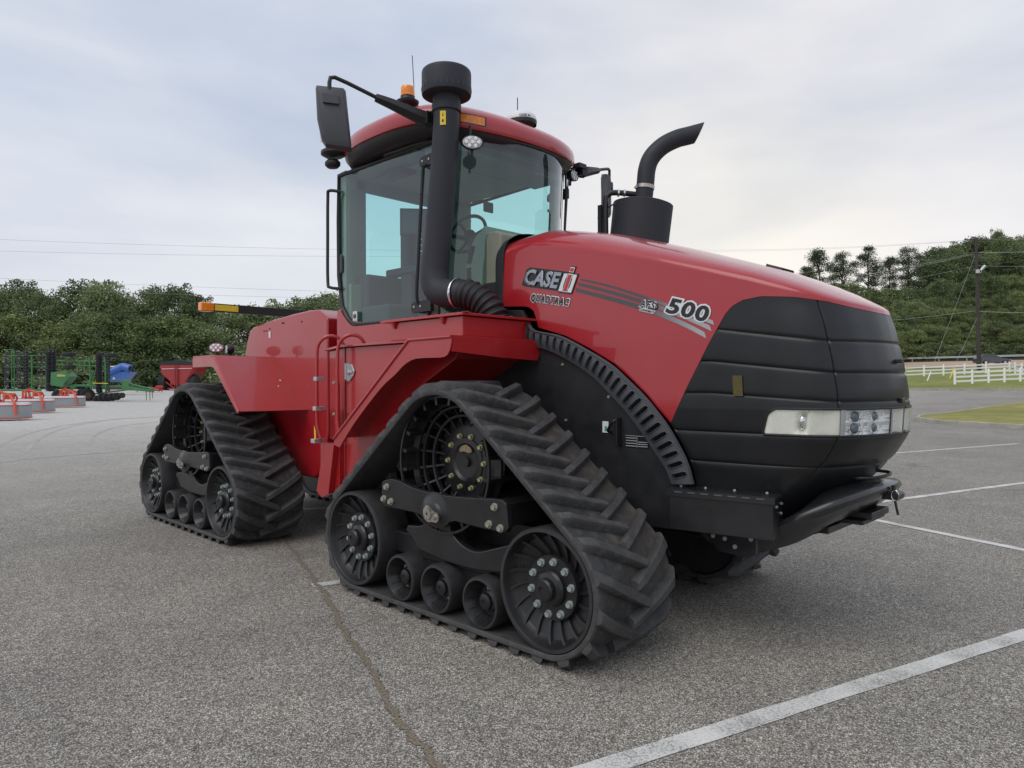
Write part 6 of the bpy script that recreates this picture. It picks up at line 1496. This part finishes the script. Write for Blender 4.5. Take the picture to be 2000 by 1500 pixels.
# direction of the bright patch seen low over the hood
gd = (F_*1 + Rr*math.tan(R_(17)) ).normalized(); sh = (-F_*.75 - Rr*.65).normalized(); sd = Vector((sh.x, sh.y, math.tan(SUN_EL))).normalized()   # veiled sun high behind the camera, to its left
sky = N(nt, 'ShaderNodeTexSky', sky_type='NISHITA'); sky.sun_disc = False; sky.sun_elevation = SUN_EL; sky.sun_rotation = math.atan2(sd.x, sd.y); sky.dust_density = 2
L(nt, sky.outputs[0], bg.inputs[0]); bg.inputs[1].default_value = .06
tc = N(nt, 'ShaderNodeTexCoord'); sp = N(nt, 'ShaderNodeSeparateXYZ'); L(nt, tc.outputs['Generated'], sp.inputs[0])
mp = N(nt, 'ShaderNodeMapping'); mp.inputs['Scale'].default_value = (1.0, 1.0, 3.2); L(nt, tc.outputs['Generated'], mp.inputs[0])
n1 = N(nt, 'ShaderNodeTexNoise'); n1.inputs['Scale'].default_value = 1.9; n1.inputs['Detail'].default_value = 6; n1.inputs['Roughness'].default_value = .5; n1.inputs['Distortion'].default_value = .3; L(nt, mp.outputs[0], n1.inputs[0])
# cloud deck: thin white veils over blue grey, paler and warmer towards the horizon
cb = ramp(nt, sp.outputs[2], [(0, (.66,.66,.66)), (.07, (.60,.63,.70)), (.20, (.51,.56,.655)), (.45, (.455,.52,.635)), (1.0, (.46,.52,.63))])
cw = ramp(nt, sp.outputs[2], [(0, (.74,.73,.71)), (.07, (.72,.72,.74)), (.25, (.66,.68,.73)), (1.0, (.60,.63,.70))])
nr = ramp(nt, n1.outputs[0], [(.34, (0,0,0)), (.62, (1,1,1))])
mp2 = N(nt, 'ShaderNodeMapping'); mp2.inputs['Scale'].default_value = (2.2, 2.2, 9); L(nt, tc.outputs['Generated'], mp2.inputs[0])
n2w = N(nt, 'ShaderNodeTexNoise'); n2w.inputs['Scale'].default_value = 1.6; n2w.inputs['Detail'].default_value = 7; n2w.inputs['Distortion'].default_value = .5; L(nt, mp2.outputs[0], n2w.inputs[0])
nr2 = ramp(nt, n2w.outputs[0], [(.3, (.96,.962,.97)), (.7, (1.035,1.032,1.025))])
m0 = N(nt, 'ShaderNodeMix', data_type='RGBA'); L(nt, nr.outputs[0], m0.inputs[0]); L(nt, cb.outputs[0], m0.inputs[6]); L(nt, cw.outputs[0], m0.inputs[7])
mx = N(nt, 'ShaderNodeMix', data_type='RGBA', blend_type='MULTIPLY'); mx.inputs[0].default_value = 1; L(nt, m0.outputs[2], mx.inputs[6]); L(nt, nr2.outputs[0], mx.inputs[7])
# warm glow of the bright cloud low over the hood
vm = N(nt, 'ShaderNodeVectorMath', operation='DOT_PRODUCT'); L(nt, tc.outputs['Generated'], vm.inputs[0]); vm.inputs[1].default_value = tuple((gd+Vector((0,0,.16))).normalized())
gr = ramp(nt, vm.outputs['Value'], [(.88, (0,0,0)), (.97, (.15,.085,-.03)), (1.0, (.30,.20,.0))])
ad = N(nt, 'ShaderNodeMix', data_type='RGBA', blend_type='ADD'); ad.inputs[0].default_value = .55; L(nt, mx.outputs[2], ad.inputs[6]); L(nt, gr.outputs[0], ad.inputs[7])
b2 = N(nt, 'ShaderNodeBackground'); b2.inputs[1].default_value = 1.18; L(nt, ad.outputs[2], b2.inputs[0])
ms = N(nt, 'ShaderNodeMixShader'); ms.inputs[0].default_value = .88; L(nt, bg.outputs[0], ms.inputs[1]); L(nt, b2.outputs[0], ms.inputs[2]); L(nt, ms.outputs[0], outw.inputs[0])
sl = bpy.data.lights.new('sun', 'SUN'); sl.energy = 1.1; sl.angle = R_(50); sl.color = (1, .95, .88)
so = bpy.data.objects.new('sun', sl); COL.objects.link(so); so.rotation_euler = (-sd).to_track_quat('-Z', 'Y').to_euler(); so.location = (0, 0, 30)
S.view_settings.view_transform = 'Standard'; S.view_settings.look = 'None'; S.view_settings.exposure = .13; S.view_settings.gamma = 1
S.render.engine = 'CYCLES'; S.cycles.max_bounces = 8; S.cycles.transparent_max_bounces = 24; S.cycles.glossy_bounces = 4
